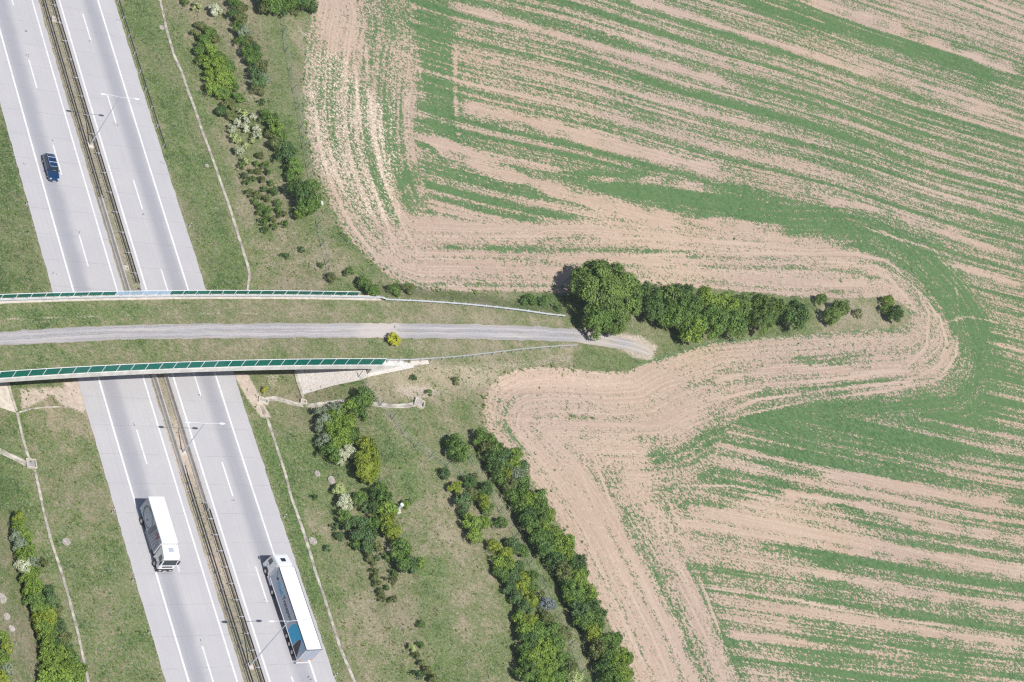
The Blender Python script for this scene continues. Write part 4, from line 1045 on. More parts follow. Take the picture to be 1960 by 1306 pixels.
CW = dict(green='green', bright='bright green', yellow='yellow-green', dark='dark green', blue='bluish green', olive='olive green', silver='silvery', white='white flowering', cream='cream flowering', gold='golden', grey='grey-blue', tree='deep green')
def rowof(items, where, group, **kw):
    items = sorted(items, key=lambda q: (q[1], q[0])); big = max(q[2] for q in items)
    for i, it in enumerate(items):
        x, y, d, k = it[:4]
        sz = 'large ' if d > .75*big else ('small ' if d < .45*big else '')
        place_plant(x, y, d, k, f'{sz}{CW[k]} shrub, {ordw(i+1)} from the top in {where}', group, **kw)
rowof([(385, 50, 18, 'olive'), (402, 62, 20, 'green'), (376, 64, 16, 'olive'), (392, 78, 22, 'green'), (412, 75, 18, 'olive'), (382, 95, 24, 'green'), (405, 100, 28, 'bright'), (423, 112, 22, 'green'), (396, 120, 28, 'bright'), (418, 128, 36, 'bright'), (440, 130, 24, 'green'), (405, 148, 30, 'bright'), (430, 152, 36, 'bright'), (412, 172, 30, 'bright'), (430, 178, 24, 'green'), (447, 165, 18, 'green'), (440, 200, 22, 'olive'), (455, 188, 20, 'green'), (425, 215, 20, 'dark'), (440, 222, 20, 'olive')],
      'the upper left thicket', 'shrubs of the upper left thicket', hr=.5)
rowof([(450, 8, 24, 'green'), (462, 16, 20, 'olive'), (447, 30, 22, 'dark'), (460, 36, 22, 'olive'), (455, 55, 22, 'green'), (466, 62, 24, 'silver'), (462, 80, 20, 'green'), (474, 78, 20, 'olive'), (472, 98, 24, 'green'), (486, 92, 20, 'dark'), (482, 118, 22, 'green'), (492, 108, 18, 'green'), (486, 138, 22, 'blue'), (500, 128, 24, 'olive'), (492, 156, 26, 'blue'), (505, 150, 18, 'silver'), (493, 172, 20, 'olive'), (500, 195, 11, 'dark')],
      'the row right of the thicket', 'shrubs in the second row, upper left', hr=.62)
rowof([(376, 14, 15, 'cream'), (411, 21, 19, 'white'), (464, 217, 15, 'cream'), (482, 224, 13, 'white'), (468, 231, 16, 'white'), (455, 236, 14, 'white'), (443, 246, 15, 'white'), (470, 246, 14, 'white'), (489, 247, 15, 'white'), (491, 262, 15, 'white'), (481, 270, 10, 'cream'), (450, 265, 15, 'cream'), (457, 289, 17, 'white'), (470, 279, 10, 'cream'), (468, 309, 15, 'cream')],
      'the blossom group above the bridge', 'blossoming bushes above the bridge', hr=.75)
rowof([(508, 216, 16, 'green'), (518, 230, 24, 'green'), (528, 248, 26, 'bright'), (519, 258, 18, 'olive'), (536, 262, 24, 'green'), (530, 278, 24, 'olive'), (543, 284, 26, 'blue'), (555, 288, 20, 'dark'), (546, 302, 28, 'blue'), (563, 318, 26, 'green'), (553, 325, 18, 'olive'), (558, 340, 18, 'green')],
      'the row beside the wire fence', 'shrubs beside the fence, upper left', hr=.62)
rowof([(565, 362, 28, 'dark'), (582, 376, 32, 'dark'), (595, 360, 24, 'green'), (600, 388, 26, 'green'), (582, 398, 28, 'green'), (572, 408, 20, 'bright')],
      'the clump by the utility box', 'shrubs of the dark clump by the field', hr=.85)
rowof([(518, 4, 40, 'green'), (545, 2, 38, 'green'), (572, 0, 38, 'dark'), (590, 8, 28, 'dark'), (505, 14, 26, 'olive'), (540, 24, 18, 'blue'), (565, 20, 16, 'olive'), (355, 4, 12, 'green')],
      'the group at the top edge', 'shrubs at the top edge', hr=.8)
yr = []
for line in ([(461, 318), (466, 335), (472, 352), (480, 372), (488, 388), (495, 408), (503, 425), (506, 440)], [(490, 312), (494, 328), (499, 345), (505, 362), (508, 380), (515, 400), (522, 420), (527, 435)], [(497, 295), (508, 318), (513, 333), (520, 352), (523, 368), (533, 388), (540, 410), (545, 428)], [(478, 330), (484, 346), (492, 372), (500, 395), (512, 412), (532, 402)]):
    for x, y in line: yr.append((x+rnd.uniform(-2, 2), y+rnd.uniform(-2, 2), rnd.uniform(8, 12.5), rnd.choice(['green', 'olive', 'olive', 'green', 'dark'])))
rowof(yr, 'the young planted rows', 'young shrubs planted in rows above the bridge', hr=.9)
rowof([(545, 490, 12, 'blue'), (578, 478, 9, 'dark'), (615, 507, 9, 'dark'), (633, 531, 17, 'olive'), (668, 522, 15, 'green'), (696, 542, 22, 'green'), (712, 556, 22, 'green'), (755, 555, 19, 'green'), (783, 554, 19, 'olive'), (1015, 575, 20, 'green'), (1035, 577, 17, 'dark'), (1046, 573, 12, 'green'), (1003, 578, 13, 'blue'), (1066, 588, 14, 'dark')],
      'the scatter along the far guardrail', 'scattered shrubs along the far side of the bridge', hr=.6)
_me = crown_mesh('shrub_leaves', 91, 1.25, 2.0, 1500, .22, 40, .30); _P = unproj([752], [649], [ZD+1.0])[0]
_o = bpy.data.objects.new('shrub', _me); link(_o); _o.location = (_P[0], _P[1], ZD-.02); _o.material_slots[0].link = 'OBJECT'; _o.material_slots[0].material = LEAF['gold']
tag(_o, 'round golden yellow bush at the edge of the gravel track', 'shrub')
rowof([(698, 760, 30, 'green'), (684, 772, 26, 'green'), (668, 784, 28, 'bright'), (645, 786, 26, 'silver'), (614, 792, 24, 'silver'), (622, 808, 28, 'silver'), (642, 806, 32, 'bright'), (664, 806, 30, 'bright'), (686, 792, 26, 'green'), (614, 822, 20, 'silver'), (632, 826, 30, 'bright'), (654, 828, 32, 'bright'), (674, 832, 24, 'green'), (622, 846, 26, 'silver'), (640, 850, 30, 'bright'), (660, 848, 24, 'bright'), (632, 870, 30, 'green'), (655, 872, 22, 'white'), (667, 864, 21, 'white'), (651, 884, 13, 'white'), (677, 847, 12, 'cream')],
      'the clump below the culvert channel', 'shrubs of the big mixed clump below the bridge', hr=.75)
rowof([(698, 852, 28, 'yellow'), (708, 868, 26, 'yellow'), (692, 880, 30, 'yellow'), (710, 888, 26, 'yellow'), (696, 902, 34, 'yellow'), (712, 908, 22, 'yellow'), (702, 918, 20, 'yellow')],
      'the yellow-green clump', 'yellow-green bushes below the bridge', hr=.85)
rowof([(649, 938, 21, 'cream'), (659, 962, 27, 'white'), (689, 955, 24, 'green'), (712, 946, 22, 'dark'), (728, 935, 20, 'green'), (736, 956, 30, 'green'), (718, 972, 22, 'dark'), (742, 978, 28, 'bright'), (700, 972, 18, 'blue'), (656, 990, 24, 'green'), (670, 1004, 26, 'blue'), (690, 1006, 28, 'blue'), (714, 1000, 24, 'green'), (740, 998, 28, 'yellow'), (684, 1024, 28, 'blue'), (704, 1028, 30, 'blue'), (680, 1042, 17, 'green'), (700, 1050, 22, 'blue'), (721, 1046, 16, 'olive'), (750, 1018, 28, 'yellow'), (736, 1012, 22, 'bright'), (768, 1050, 30, 'green'), (760, 1068, 24, 'green'), (772, 1078, 30, 'green'), (784, 1084, 28, 'blue'), (798, 1078, 18, 'bright'), (740, 1066, 14, 'green'), (777, 965, 14, 'bright'), (784, 960, 10, 'green')],
      'the long belt by the dry meadow', 'shrubs of the long belt below the bridge', hr=.72)
rowof([(707, 1068, 14, 'olive'), (714, 1078, 10, 'olive'), (716, 1094, 12, 'olive'), (717, 1106, 12, 'olive'), (722, 1118, 12, 'olive'), (728, 1134, 13, 'olive'), (731, 1146, 11, 'olive'), (739, 1125, 10, 'green'), (752, 1149, 12, 'olive'), (752, 1098, 13, 'green'), (754, 1112, 11, 'olive'), (736, 1108, 8, 'olive'), (722, 1068, 9, 'blue'), (805, 1194, 12, 'green'), (789, 1240, 13, 'cream'), (804, 1236, 12, 'green'), (796, 1256, 12, 'olive'), (806, 1270, 12, 'olive'), (818, 1284, 14, 'olive'), (800, 1292, 16, 'blue'), (828, 1300, 16, 'olive'), (650, 1025, 14, 'blue'), (640, 1008, 12, 'blue'), (628, 1050, 11, 'blue'), (600, 952, 10, 'dark')],
      'the scatter in the lower meadow', 'small bushes in the lower meadow', hr=.85)
rowof([(791, 724, 11, 'dark'), (873, 730, 14, 'olive'), (822, 752, 11, 'green'), (506, 747, 11, 'gold')],
      'the dry slope below the bridge', 'small bushes on the dry slope', hr=.7)
rowof([(866, 846, 24, 'green'), (874, 862, 32, 'green'), (878, 874, 22, 'green')], 'the free-standing round group', 'shrubs of the free-standing round group', hr=.95)
rowof([(850, 907, 19, 'blue'), (871, 935, 22, 'yellow'), (896, 924, 22, 'dark'), (905, 916, 16, 'olive'), (930, 938, 24, 'dark'), (906, 948, 20, 'olive'), (884, 962, 28, 'blue'), (888, 980, 18, 'blue'), (922, 962, 26, 'yellow'), (934, 975, 20, 'green'), (898, 1002, 28, 'bright'), (922, 1004, 26, 'bright'), (908, 1022, 28, 'bright'), (958, 1003, 22, 'green'), (945, 1046, 22, 'yellow'), (982, 1044, 24, 'blue'), (968, 1062, 22, 'yellow'), (1000, 1056, 20, 'green'), (955, 1078, 24, 'bright'), (972, 1082, 24, 'bright'), (992, 1088, 22, 'blue'), (960, 1100, 24, 'green'), (982, 1106, 24, 'blue'), (1000, 1108, 22, 'yellow'), (1018, 1104, 16, 'green'), (975, 1126, 22, 'blue'), (996, 1126, 24, 'yellow'), (1015, 1122, 18, 'green'), (988, 1146, 24, 'blue'), (1014, 1150, 20, 'yellow'), (1001, 1166, 22, 'blue'), (1047, 1159, 20, 'grey'), (1030, 1140, 14, 'olive')],
      'the hedge beyond the dry meadow', 'shrubs of the left hedge, lower middle', hr=.8)
rowof([(994, 1186, 24, 'bright'), (1014, 1192, 24, 'yellow'), (1004, 1208, 26, 'bright'), (1026, 1200, 24, 'green'), (1045, 1185, 20, 'olive'), (1030, 1220, 28, 'green'), (1008, 1228, 26, 'dark'), (1054, 1212, 26, 'green'), (1076, 1212, 22, 'olive'), (1040, 1244, 32, 'bright'), (1062, 1236, 26, 'green'), (1002, 1252, 26, 'green'), (1020, 1264, 32, 'bright'), (1046, 1272, 32, 'bright'), (1072, 1262, 24, 'green'), (1010, 1288, 32, 'green'), (1036, 1296, 34, 'bright'), (1062, 1290, 32, 'green'), (1088, 1280, 26, 'olive'), (1096, 1300, 24, 'cream')],
      'the thick bottom end of the hedge', 'shrubs at the bottom end of the left hedge', hr=.75)
rowof([(918, 838, 26, 'green'), (936, 846, 24, 'green'), (928, 858, 24, 'olive'), (946, 862, 28, 'green'), (962, 872, 24, 'blue'), (940, 880, 28, 'dark'), (985, 872, 24, 'bright'), (958, 890, 28, 'blue'), (978, 892, 28, 'bright'), (944, 898, 26, 'dark'), (1000, 896, 22, 'blue'), (966, 906, 24, 'yellow'), (985, 912, 28, 'silver'), (955, 916, 22, 'green'), (998, 920, 26, 'green'), (972, 930, 26, 'olive'), (994, 938, 30, 'green'), (978, 950, 24, 'green'), (1010, 962, 28, 'bright'), (1030, 955, 24, 'green'), (996, 972, 26, 'green'), (1026, 974, 28, 'green'), (1006, 990, 28, 'dark'), (1045, 988, 22, 'bright'), (1030, 994, 26, 'green'), (1012, 1010, 26, 'green'), (1042, 1010, 28, 'bright'), (1056, 1024, 24, 'bright'), (1026, 1030, 26, 'green'), (1046, 1032, 22, 'dark'), (1036, 1048, 26, 'dark'), (1056, 1050, 22, 'green')],
      'the upper field edge hedge', 'shrubs in the upper half of the field edge hedge', hr=.9)
rowof([(1070, 1048, 28, 'bright'), (1084, 1042, 24, 'bright'), (1080, 1062, 28, 'bright'), (1062, 1076, 24, 'dark'), (1104, 1078, 26, 'blue'), (1092, 1092, 24, 'dark'), (1108, 1096, 24, 'green'), (1074, 1096, 26, 'olive'), (1104, 1114, 28, 'bright'), (1084, 1118, 22, 'dark'), (1094, 1134, 28, 'green'), (1124, 1140, 28, 'bright'), (1108, 1148, 24, 'green'), (1088, 1152, 18, 'bright'), (1128, 1166, 26, 'dark'), (1106, 1172, 26, 'blue'), (1144, 1180, 22, 'dark'), (1118, 1188, 28, 'green'), (1138, 1198, 26, 'green'), (1132, 1214, 24, 'yellow'), (1150, 1230, 20, 'green'), (1168, 1230, 24, 'green'), (1178, 1224, 18, 'dark'), (1140, 1244, 26, 'olive'), (1160, 1260, 26, 'green'), (1184, 1256, 26, 'bright'), (1198, 1262, 20, 'bright'), (1176, 1278, 30, 'bright'), (1156, 1282, 26, 'dark'), (1190, 1294, 28, 'bright'), (1168, 1304, 30, 'green')],
      'the lower field edge hedge', 'shrubs in the lower half of the field edge hedge', hr=.9)
rowof([(34, 994, 22, 'yellow'), (32, 1012, 22, 'bright'), (28, 1028, 18, 'silver'), (44, 1028, 24, 'bright'), (38, 1046, 24, 'silver'), (54, 1048, 18, 'bright'), (44, 1064, 26, 'bright'), (58, 1078, 22, 'silver'), (44, 1086, 22, 'white'), (56, 1098, 24, 'bright'), (52, 1116, 24, 'bright'), (68, 1122, 20, 'bright'), (60, 1136, 26, 'bright'), (72, 1148, 20, 'green'), (64, 1156, 24, 'green'), (76, 1168, 24, 'bright'), (90, 1176, 22, 'yellow'), (74, 1186, 24, 'yellow'), (90, 1194, 24, 'yellow'), (80, 1206, 24, 'bright'), (96, 1212, 20, 'green'), (86, 1226, 26, 'bright'), (104, 1236, 24, 'dark'), (92, 1248, 28, 'bright'), (112, 1252, 28, 'bright'), (130, 1262, 28, 'green'), (100, 1272, 28, 'bright'), (120, 1280, 30, 'bright'), (146, 1284, 26, 'bright'), (92, 1294, 30, 'bright'), (116, 1302, 30, 'bright'), (140, 1304, 30, 'bright')],
      'the bright left hedge', 'shrubs of the bright hedge on the left', hr=.8)
rowof([(80, 1080, 18, 'olive'), (92, 1130, 18, 'dark'), (98, 1150, 22, 'blue'), (102, 1180, 18, 'olive'), (112, 1200, 22, 'blue'), (120, 1222, 22, 'olive'), (108, 1166, 16, 'olive'), (128, 1240, 18, 'blue')],
      'the dull row beside the left hedge', 'dull bushes beside the left hedge', hr=.7)
rowof([(3, 1222, 20, 'bright'), (12, 1240, 18, 'yellow'), (4, 1262, 22, 'bright'), (10, 1284, 18, 'silver'), (2, 1300, 22, 'yellow')],
      'the hedge cut by the left edge', 'bushes at the left photo edge', hr=.8)
# trees on the spit of rough ground in the field
def big_tree():
    me = crown_mesh('tree_leaves', 77, 7.3, 10.0, 32000, .36, 110, .19, .16, .06)
    H = 10.0; z = 6.1
    P = unproj([1157], [566], [z+H*.47])[0]
    root = empty('broadleaf_tree', (P[0], P[1], terrain(P[None])[0]), .4, 'huge round deep green tree where the gravel track meets the field', 'tree')
    ob = bpy.data.objects.new('crown', me); link(ob, root); ob.material_slots[0].link = 'OBJECT'; ob.material_slots[0].material = LEAF['tree']
    tb = MB(); tb.tube((0, 0, -.4), (.2, 0, 3.6), .42, .30, 12)
    for a in range(7):
        an = a*.9; tb.tube((.2, 0, 3.2), (.2+math.cos(an)*3.6, math.sin(an)*3.6, 6.5+a % 3), .16, .05, 7)
    tb.build('trunk', MAT['wood'], root)
big_tree()
TR = [(1140, 618, 52, 'green', 'fringe bush at the foot of the huge round tree, on its left'), (1175, 622, 44, 'tree', 'fringe bush at the foot of the huge round tree, on its right'),
 (1238, 568, 44, 'dark', 'dark tree touching the huge round tree on its right, upper'), (1245, 592, 52, 'dark', 'dark tree touching the huge round tree on its right, lower'), (1276, 574, 52, 'tree', 'deep green tree, upper edge of the tree block, next to the dark pair'), (1302, 568, 50, 'dark', 'dark tree on the upper edge of the tree block, second along'),
 (1282, 606, 50, 'green', 'green tree on the lower edge of the tree block, nearest the track end'), (1312, 602, 64, 'green', 'broad green tree in the middle of the tree block, left part'), (1322, 634, 48, 'bright', 'bright tree bulging towards the track end, lower left of the block'), (1350, 580, 54, 'bright', 'bright tree in the upper middle of the tree block'),
 (1356, 622, 66, 'green', 'broad bright tree in the lower middle of the tree block'), (1384, 590, 52, 'bright', 'yellowish tree in the middle of the tree block, right of centre'), (1402, 622, 52, 'green', 'green tree on the lower edge, right of the middle of the tree block'), (1414, 588, 48, 'tree', 'deep green tree in the upper right part of the tree block'),
 (1446, 588, 52, 'tree', 'deep green tree second from the right end of the block, upper'), (1458, 614, 56, 'tree', 'deep green tree second from the right end of the block, lower'), (1478, 592, 44, 'tree', 'deep green tree just left of the last tree of the block'),
 (1518, 607, 58, 'dark', 'dark round tree closing the right end of the tree block'),
 (1571, 575, 27, 'tree', 'small tree, upper left of the detached group of three'), (1608, 590, 36, 'tree', 'tall dark tree on the right of the detached group of three'), (1590, 607, 38, 'tree', 'wide dark tree at the bottom of the detached group of three'),
 (1642, 601, 18, 'olive', 'little olive bush alone between the two detached groups'), (1699, 578, 28, 'bright', 'bright green bush at the tip of the rough ground'), (1694, 594, 24, 'green', 'green bush between the bright and the dark bush at the tip'), (1712, 602, 38, 'dark', 'dark round bush at the very tip of the rough ground')]
for x, y, d, k, l in TR:
    place_plant(x, y, d, k, l, None, hr=.95 if d > 40 else .85, name='tree' if d > 30 else 'bush', cat='tree' if d > 30 else 'bush', trunk=d > 30, fs=.97 if x < 1480 else .86)

# weeds and tufts too many to count: one object
def weeds():
    n = 15000; q = rng.random((n*2, 2))*np.array([1320, 1366])+np.array([-20, -30])
    x, y = q[:, 0], q[:, 1]; fd = sdist(x, y, FIELD)
    P = ground(x, y, 12); s, o = so(P[:, :2])
    ok = (fd < 3) & ~((o > -7.6) & (o < 5.2)) & ~((o > 7.8) & (o < 20.2)) & ~((y > 556) & (y < 742) & (x < 790)) & ~((x > 730) & (y > 600) & (y < 690))
    med = (o > 5) & (o < 8)
    clump = np.sin(x*.11+np.sin(y*.07)*2)*np.cos(y*.09+np.sin(x*.05)*2)
    ok &= (rng.random(len(x)) < np.where(med, .9, .32+.55*(clump > .15)))
    near = (abs(fd) < 5) & (rng.random(len(x)) < .9); ok |= near & (x < 1300) & ~((y > 600) & (y < 690))
    P = P[ok]; med = med[ok]; nr = (abs(fd) < 6)[ok]; cl = clump[ok]
    # stray weeds in the crop
    m = 700; xs = rng.uniform(600, 1900, m); ys = rng.uniform(0, 1306, m); f2 = sdist(xs, ys, FIELD); k = (f2 > 4) & (f2 < 190) & (rng.random(m) < .8*np.exp(-f2/60))
    P2 = ground(xs[k], ys[k], 12); P = np.vstack([P, P2]); med = np.concatenate([med, np.zeros(len(P2), bool)]); nr = np.concatenate([nr, np.ones(len(P2), bool)]); cl = np.concatenate([cl, np.zeros(len(P2))])
    N = len(P); L = 7; r = np.where(nr, rng.uniform(.15, .42, N), rng.uniform(.10, .26, N)+.06*(cl > .4)); r = np.where(med, r*.5, r)
    ang = rng.random((N, L))*6.28; tilt = rng.uniform(.25, 1.1, (N, L)); l = r[:, None]*rng.uniform(.7, 1.3, (N, L))
    dx = np.cos(ang)*np.cos(tilt)*l; dy = np.sin(ang)*np.cos(tilt)*l; dz = np.sin(tilt)*l*.9
    wd = l*.32; px_ = -np.sin(ang)*wd; py_ = np.cos(ang)*wd
    base = np.repeat(P[:, None], L, 1)
    off = rng.normal(0, .25, (N, L, 2))*r[:, None, None]; base[..., :2] += off
    v0 = base+np.stack([px_, py_, np.zeros_like(px_)], -1); v1 = base-np.stack([px_, py_, np.zeros_like(px_)], -1); v2 = base+np.stack([dx, dy, dz], -1)
    V = np.stack([v0, v1, v2], 2).reshape(-1, 3); F = np.arange(len(V)).reshape(-1, 3)
    me_o = mesh_np('grass_tufts', V, F, LEAF['green']); me = me_o.data
    kinds = ['green', 'olive', 'bright', 'dark', 'silver', 'dry']
    dm = leaf_material('dry_stalks', (.24, .215, .13), (.40, .36, .235), .1)
    me.materials.clear()
    for kk in kinds: me.materials.append(dm if kk == 'dry' else LEAF[kk])
    kp = np.where(nr, rng.choice([0, 3, 0, 1], N), rng.choice([0, 0, 1, 1, 1, 4, 5, 5], N)); kp = np.where(med, rng.choice([1, 5, 4, 5], N), kp)
    me.polygons.foreach_set('material_index', np.repeat(kp, L).astype(np.int32))
    a = me.attributes.new('tint', 'FLOAT', 'FACE'); a.data.foreach_set('value', rng.random(N*L).astype(np.float32))
    tag(me_o, kind='stuff')
weeds()

# ------------------------------------------------------------------ vehicles
def wheel(parent, x, y, r=.52, w_=.3, name='wheel'):
    side = 1 if y > 0 else -1
    root = MB().tube((x, y-w_/2*side, r), (x, y+w_/2*side, r), r, r, 24).build('wheel', MAT['rubber'], parent, bevel=.03)
    MB().tube((x, y+w_/2*side-.02*side, r), (x, y+(w_/2+.025)*side, r), r*.58, r*.5, 16).build('rim', MAT['rim'], root)
    return root
def flat(parent, name, pts, y, mat, th=.012):
    """thin printed shape on a side wall: pts in (x,z); y the wall's plane, facing sign(y)"""
    s = 1 if y > 0 else -1; mb = MB(); a = [(p[0], y+.002*s, p[1]) for p in pts]; b = [(p[0], y+(.002+th)*s, p[1]) for p in pts]
    va = [mb.bm.verts.new(p) for p in a]; vb = [mb.bm.verts.new(p) for p in b]; n = len(pts)
    mb.bm.faces.new(va); mb.bm.faces.new(vb[::-1])
    for i in range(n): mb.bm.faces.new([va[i], va[(i+1) % n], vb[(i+1) % n], vb[i]])
    return mb.build(name, mat, parent)
def text_mesh(body, size, mat, parent, name, loc, rot, sx=1.0):
    cu = bpy.data.curves.new('lettering', 'FONT'); cu.body = body; cu.size = size; cu.extrude = .006; cu.offset = .012
    tmp = bpy.data.objects.new('lettering', cu); COL.objects.link(tmp)
    bpy.context.view_layer.update(); dg = bpy.context.evaluated_depsgraph_get()
    me = bpy.data.meshes.new_from_object(tmp.evaluated_get(dg)); bpy.data.objects.remove(tmp)
    me.materials.clear(); me.materials.append(mat); me.name = name
    ob = bpy.data.objects.new(name, me); link(ob, parent); ob.location = loc; ob.rotation_euler = rot; ob.scale = (sx, 1, 1); return ob
def veh_root(name, s, o, down, label, cat):
    a = head(s)+(0 if down else math.pi); P = xy(s, o)
    return empty(name, (P[0], P[1], .04), math.pi/2-a, label, cat)
def truck_cab(root, x0, L, Wd, H, fairing, hatch_dark, bumper='dark'):
    """x0 = front of the cab, body reaches back L"""
    xb = x0-L; w2 = Wd/2
    prof = [(xb, .75), (x0-.10, .75), (x0, 1.0), (x0-.02, 1.9), (x0-.16, H-.45), (x0-.30, H-.10), (x0-.55, H), (xb+.1, H+fairing), (xb, H+fairing)]
    c = MB().prism(prof, -w2, w2).build('cab', MAT['truck_white'], root, bevel=.07, seg=3)
    MB().hexa([(x0+.012, -w2+.16, 1.98), (x0+.03, -w2+.16, 1.98), (x0+.03, w2-.16, 1.98), (x0+.012, w2-.16, 1.98)][::1], [(x0-.15, -w2+.2, H-.50), (x0-.125, -w2+.2, H-.50), (x0-.125, w2-.2, H-.50), (x0-.15, w2-.2, H-.50)]).build('windscreen', MAT['dark_glass'], c)
    if not hatch_dark: MB().hexa([(x0-.34, -w2+.05, H-.42), (x0-.12, -w2+.05, H-.50), (x0-.12, w2-.05, H-.50), (x0-.34, w2-.05, H-.42)], [(x0-.34, -w2+.05, H-.38), (x0-.10, -w2+.05, H-.46), (x0-.10, w2-.05, H-.46), (x0-.34, w2-.05, H-.38)]).build('sun_visor', MAT['dark_trim'], c)
    MB().box(x0-.0, x0+.03, -w2+.45, w2-.45, 1.35, 1.62).build('grille', MAT['dark_trim'], c)
    bp = MB().box(x0-.5, x0+.08, -w2+.02, w2-.02, .38, .92).build('bumper', MAT['dark_trim'] if bumper == 'dark' else MAT['truck_white'], c, bevel=.06)
    MB().box(x0+.08, x0+.10, -.28, .28, .5, .64).build('number_plate', MAT['lamp_white'], c)
    for sg in (-1, 1):
        MB().box(x0-.06, x0+.10, sg*(w2-.42)-.18, sg*(w2-.42)+.18, .62, .82).build('headlight', MAT['chrome'], c)
        flat(c, 'side_window', [(x0-.42, 1.95), (x0-1.25, 1.95), (x0-1.25, H-.50), (x0-.62, H-.50)], sg*w2, MAT['dark_glass'])
        MB().box(x0-.18, x0-.02, sg*(w2+.05), sg*(w2+.30), 1.95, 2.75).build('mirror', MAT['dark_trim'], c, bevel=.03)
        MB().box(x0-.9, x0-.72, sg*w2-.02, sg*w2+.03*sg+.0, 1.5, 1.56).build('door_handle', MAT['dark_trim'], c)
        flat(c, 'wheel_arch', [(x0-.75, .76), (x0-.75, 1.05), (x0-1.0, 1.22), (x0-1.6, 1.22), (x0-1.85, 1.05), (x0-1.85, .76)], sg*w2, MAT['dark_trim'])
    f0 = (fairing/(L-1.1))*.55
    hz = H+f0
    MB().hexa([(x0-1.75, -.38, hz-.25), (x0-1.15, -.38, hz-.25), (x0-1.15, .38, hz-.25), (x0-1.75, .38, hz-.25)], [(x0-1.75, -.38, hz+.16), (x0-1.15, -.38, hz+.08), (x0-1.15, .38, hz+.08), (x0-1.75, .38, hz+.16)]).build('roof_hatch', MAT['dark_glass'] if hatch_dark else MAT['truck_side_grey'], c, bevel=.03)
    return c

# white box lorry, driving down the picture
T1 = veh_root('box_truck', 104.3, -2.68, True, 'white box truck with grey artwork on its side driving towards the bottom of the photo', 'truck')
B = MB().box(-5.05, 2.55, -1.25, 1.25, 1.08, 3.95).build('cargo_box', MAT['truck_white'], T1, bevel=.04)
# the truck's right side is y<0
side = -1.255
flat(B, 'side_artwork', [(-5.0, 1.2), (2.5, 1.2), (2.5, 3.85), (-5.0, 3.85)], side, MAT['pale_print'], .01)
def ell(cx, cz, rx, rz_, n=28, a0=0, a1=2*math.pi): return [(cx+rx*math.cos(a), cz+rz_*math.sin(a)) for a in np.linspace(a0, a1, n, endpoint=a1-a0 < 6.2)]
flat(B, 'dark_print_shape', ell(-2.6, 2.45, 1.75, 1.28), side-.014, MAT['ink_grey'], .008)
flat(B, 'pale_print_shape', ell(-2.45, 2.45, 1.45, 1.02), side-.026, MAT['pale_print'], .008)
flat(B, 'ring_print', ell(-3.55, 2.55, .42, .8, 20), side-.038, MAT['truck_side_grey'], .008)
flat(B, 'mark_print', [(-2.5, 2.0), (-2.1, 2.15), (-2.15, 2.3), (-2.55, 2.15)], side-.038, MAT['black_print'], .008)
flat(B, 'dark_print_shape', [(-1.1, 1.3), (-.3, 1.3), (.2, 3.7), (-.6, 3.7)], side-.014, MAT['ink_grey'], .008)
flat(B, 'mid_print_shape', [(-.2, 1.3), (2.3, 1.3), (2.3, 3.0), (1.4, 3.7), (.4, 3.7)], side-.014, MAT['mid_print'], .008)
for k, x in enumerate((.2, .65, 1.1, 1.6)): flat(B, 'stripe_print', [(x, 1.45), (x+.14, 1.45), (x+.5-.2*(k % 2), 3.2), (x+.38-.2*(k % 2), 3.2)], side-.026, MAT['pale_print'], .008)
flat(B, 'red_print_shape', [(.55, 2.9), (.75, 2.9), (1.0, 3.5), (1.2, 2.9), (1.4, 2.9), (1.6, 3.75), (1.4, 3.75), (1.28, 3.3), (1.08, 3.75), (.9, 3.75), (.72, 3.3)], side-.026, MAT['red_print'], .008)
MB().box(-4.9, 2.5, -1.0, 1.0, .75, 1.06).build('chassis', MAT['dark_trim'], T1)
for sg in (-1, 1):
    MB().box(-1.6, 1.6, sg*1.12-.05, sg*1.12+.05, .5, .95).build('side_guard', MAT['mid_print'], T1)
    for x in (-3.2,): wheel(T1, x, sg*1.02, .5, .5)
    wheel(T1, 3.75, sg*1.05, .5, .32)
    MB().box(-5.02, -4.9, sg*.85-.15, sg*.85+.15, .85, 1.0).build('tail_light', MAT['red'], T1)
truck_cab(T1, 4.98, 2.2, 2.45, 3.4, .35, False)

# articulated lorry, driving up the picture
T2 = veh_root('articulated_truck', 116.6, 14.78, False, 'white articulated truck with blue lettering on its long grey side driving towards the bridge', 'truck')
xf = 5.55; xr = -7.95          # trailer front / rear
B = MB().box(xr, xf, -1.27, 1.27, 1.15, 4.0).build('trailer_box', MAT['truck_white'], T2, bevel=.02)
# left side (y>0) carries the print
yl = 1.275
flat(B, 'side_curtain', [(xr+.05, 1.2), (xf-.05, 1.2), (xf-.05, 3.9), (xr+.05, 3.9)], yl, MAT['truck_side_grey'], .01)
flat(B, 'side_curtain', [(xr+.05, 1.2), (xf-.05, 1.2), (xf-.05, 3.9), (xr+.05, 3.9)], -yl, MAT['truck_side_grey'], .01)
for sg in (-1, 1):
    MB().box(xr, xf, sg*1.27-.035, sg*1.27+.035, 3.9, 4.03).build('roof_edge', MAT['dark_trim'], B)
    MB().box(xr, xf, sg*1.30-.03, sg*1.30+.03, 1.12, 1.24).build('side_rail', MAT['truck_white'], B)
MB().box(xr-.03, xr+.03, -1.30, 1.30, 3.92, 4.03).build('roof_edge', MAT['dark_trim'], B)
rb = MB()
for k in range(1, 14): rb.box(xr+k*.96, xr+k*.96+.05, -1.2, 1.2, 4.0, 4.018)
rb.build('roof_ribs', MAT['truck_white'], B)
text_mesh('Transport', 1.05, MAT['black_print'], B, 'lettering', (1.45, yl+.022, 2.40), (R(90), 0, R(180)), .92)
text_mesh('PRIME', 1.0, MAT['cyan'], B, 'lettering', (3.85, yl+.022, 2.35), (R(90), 0, R(180)), .82)
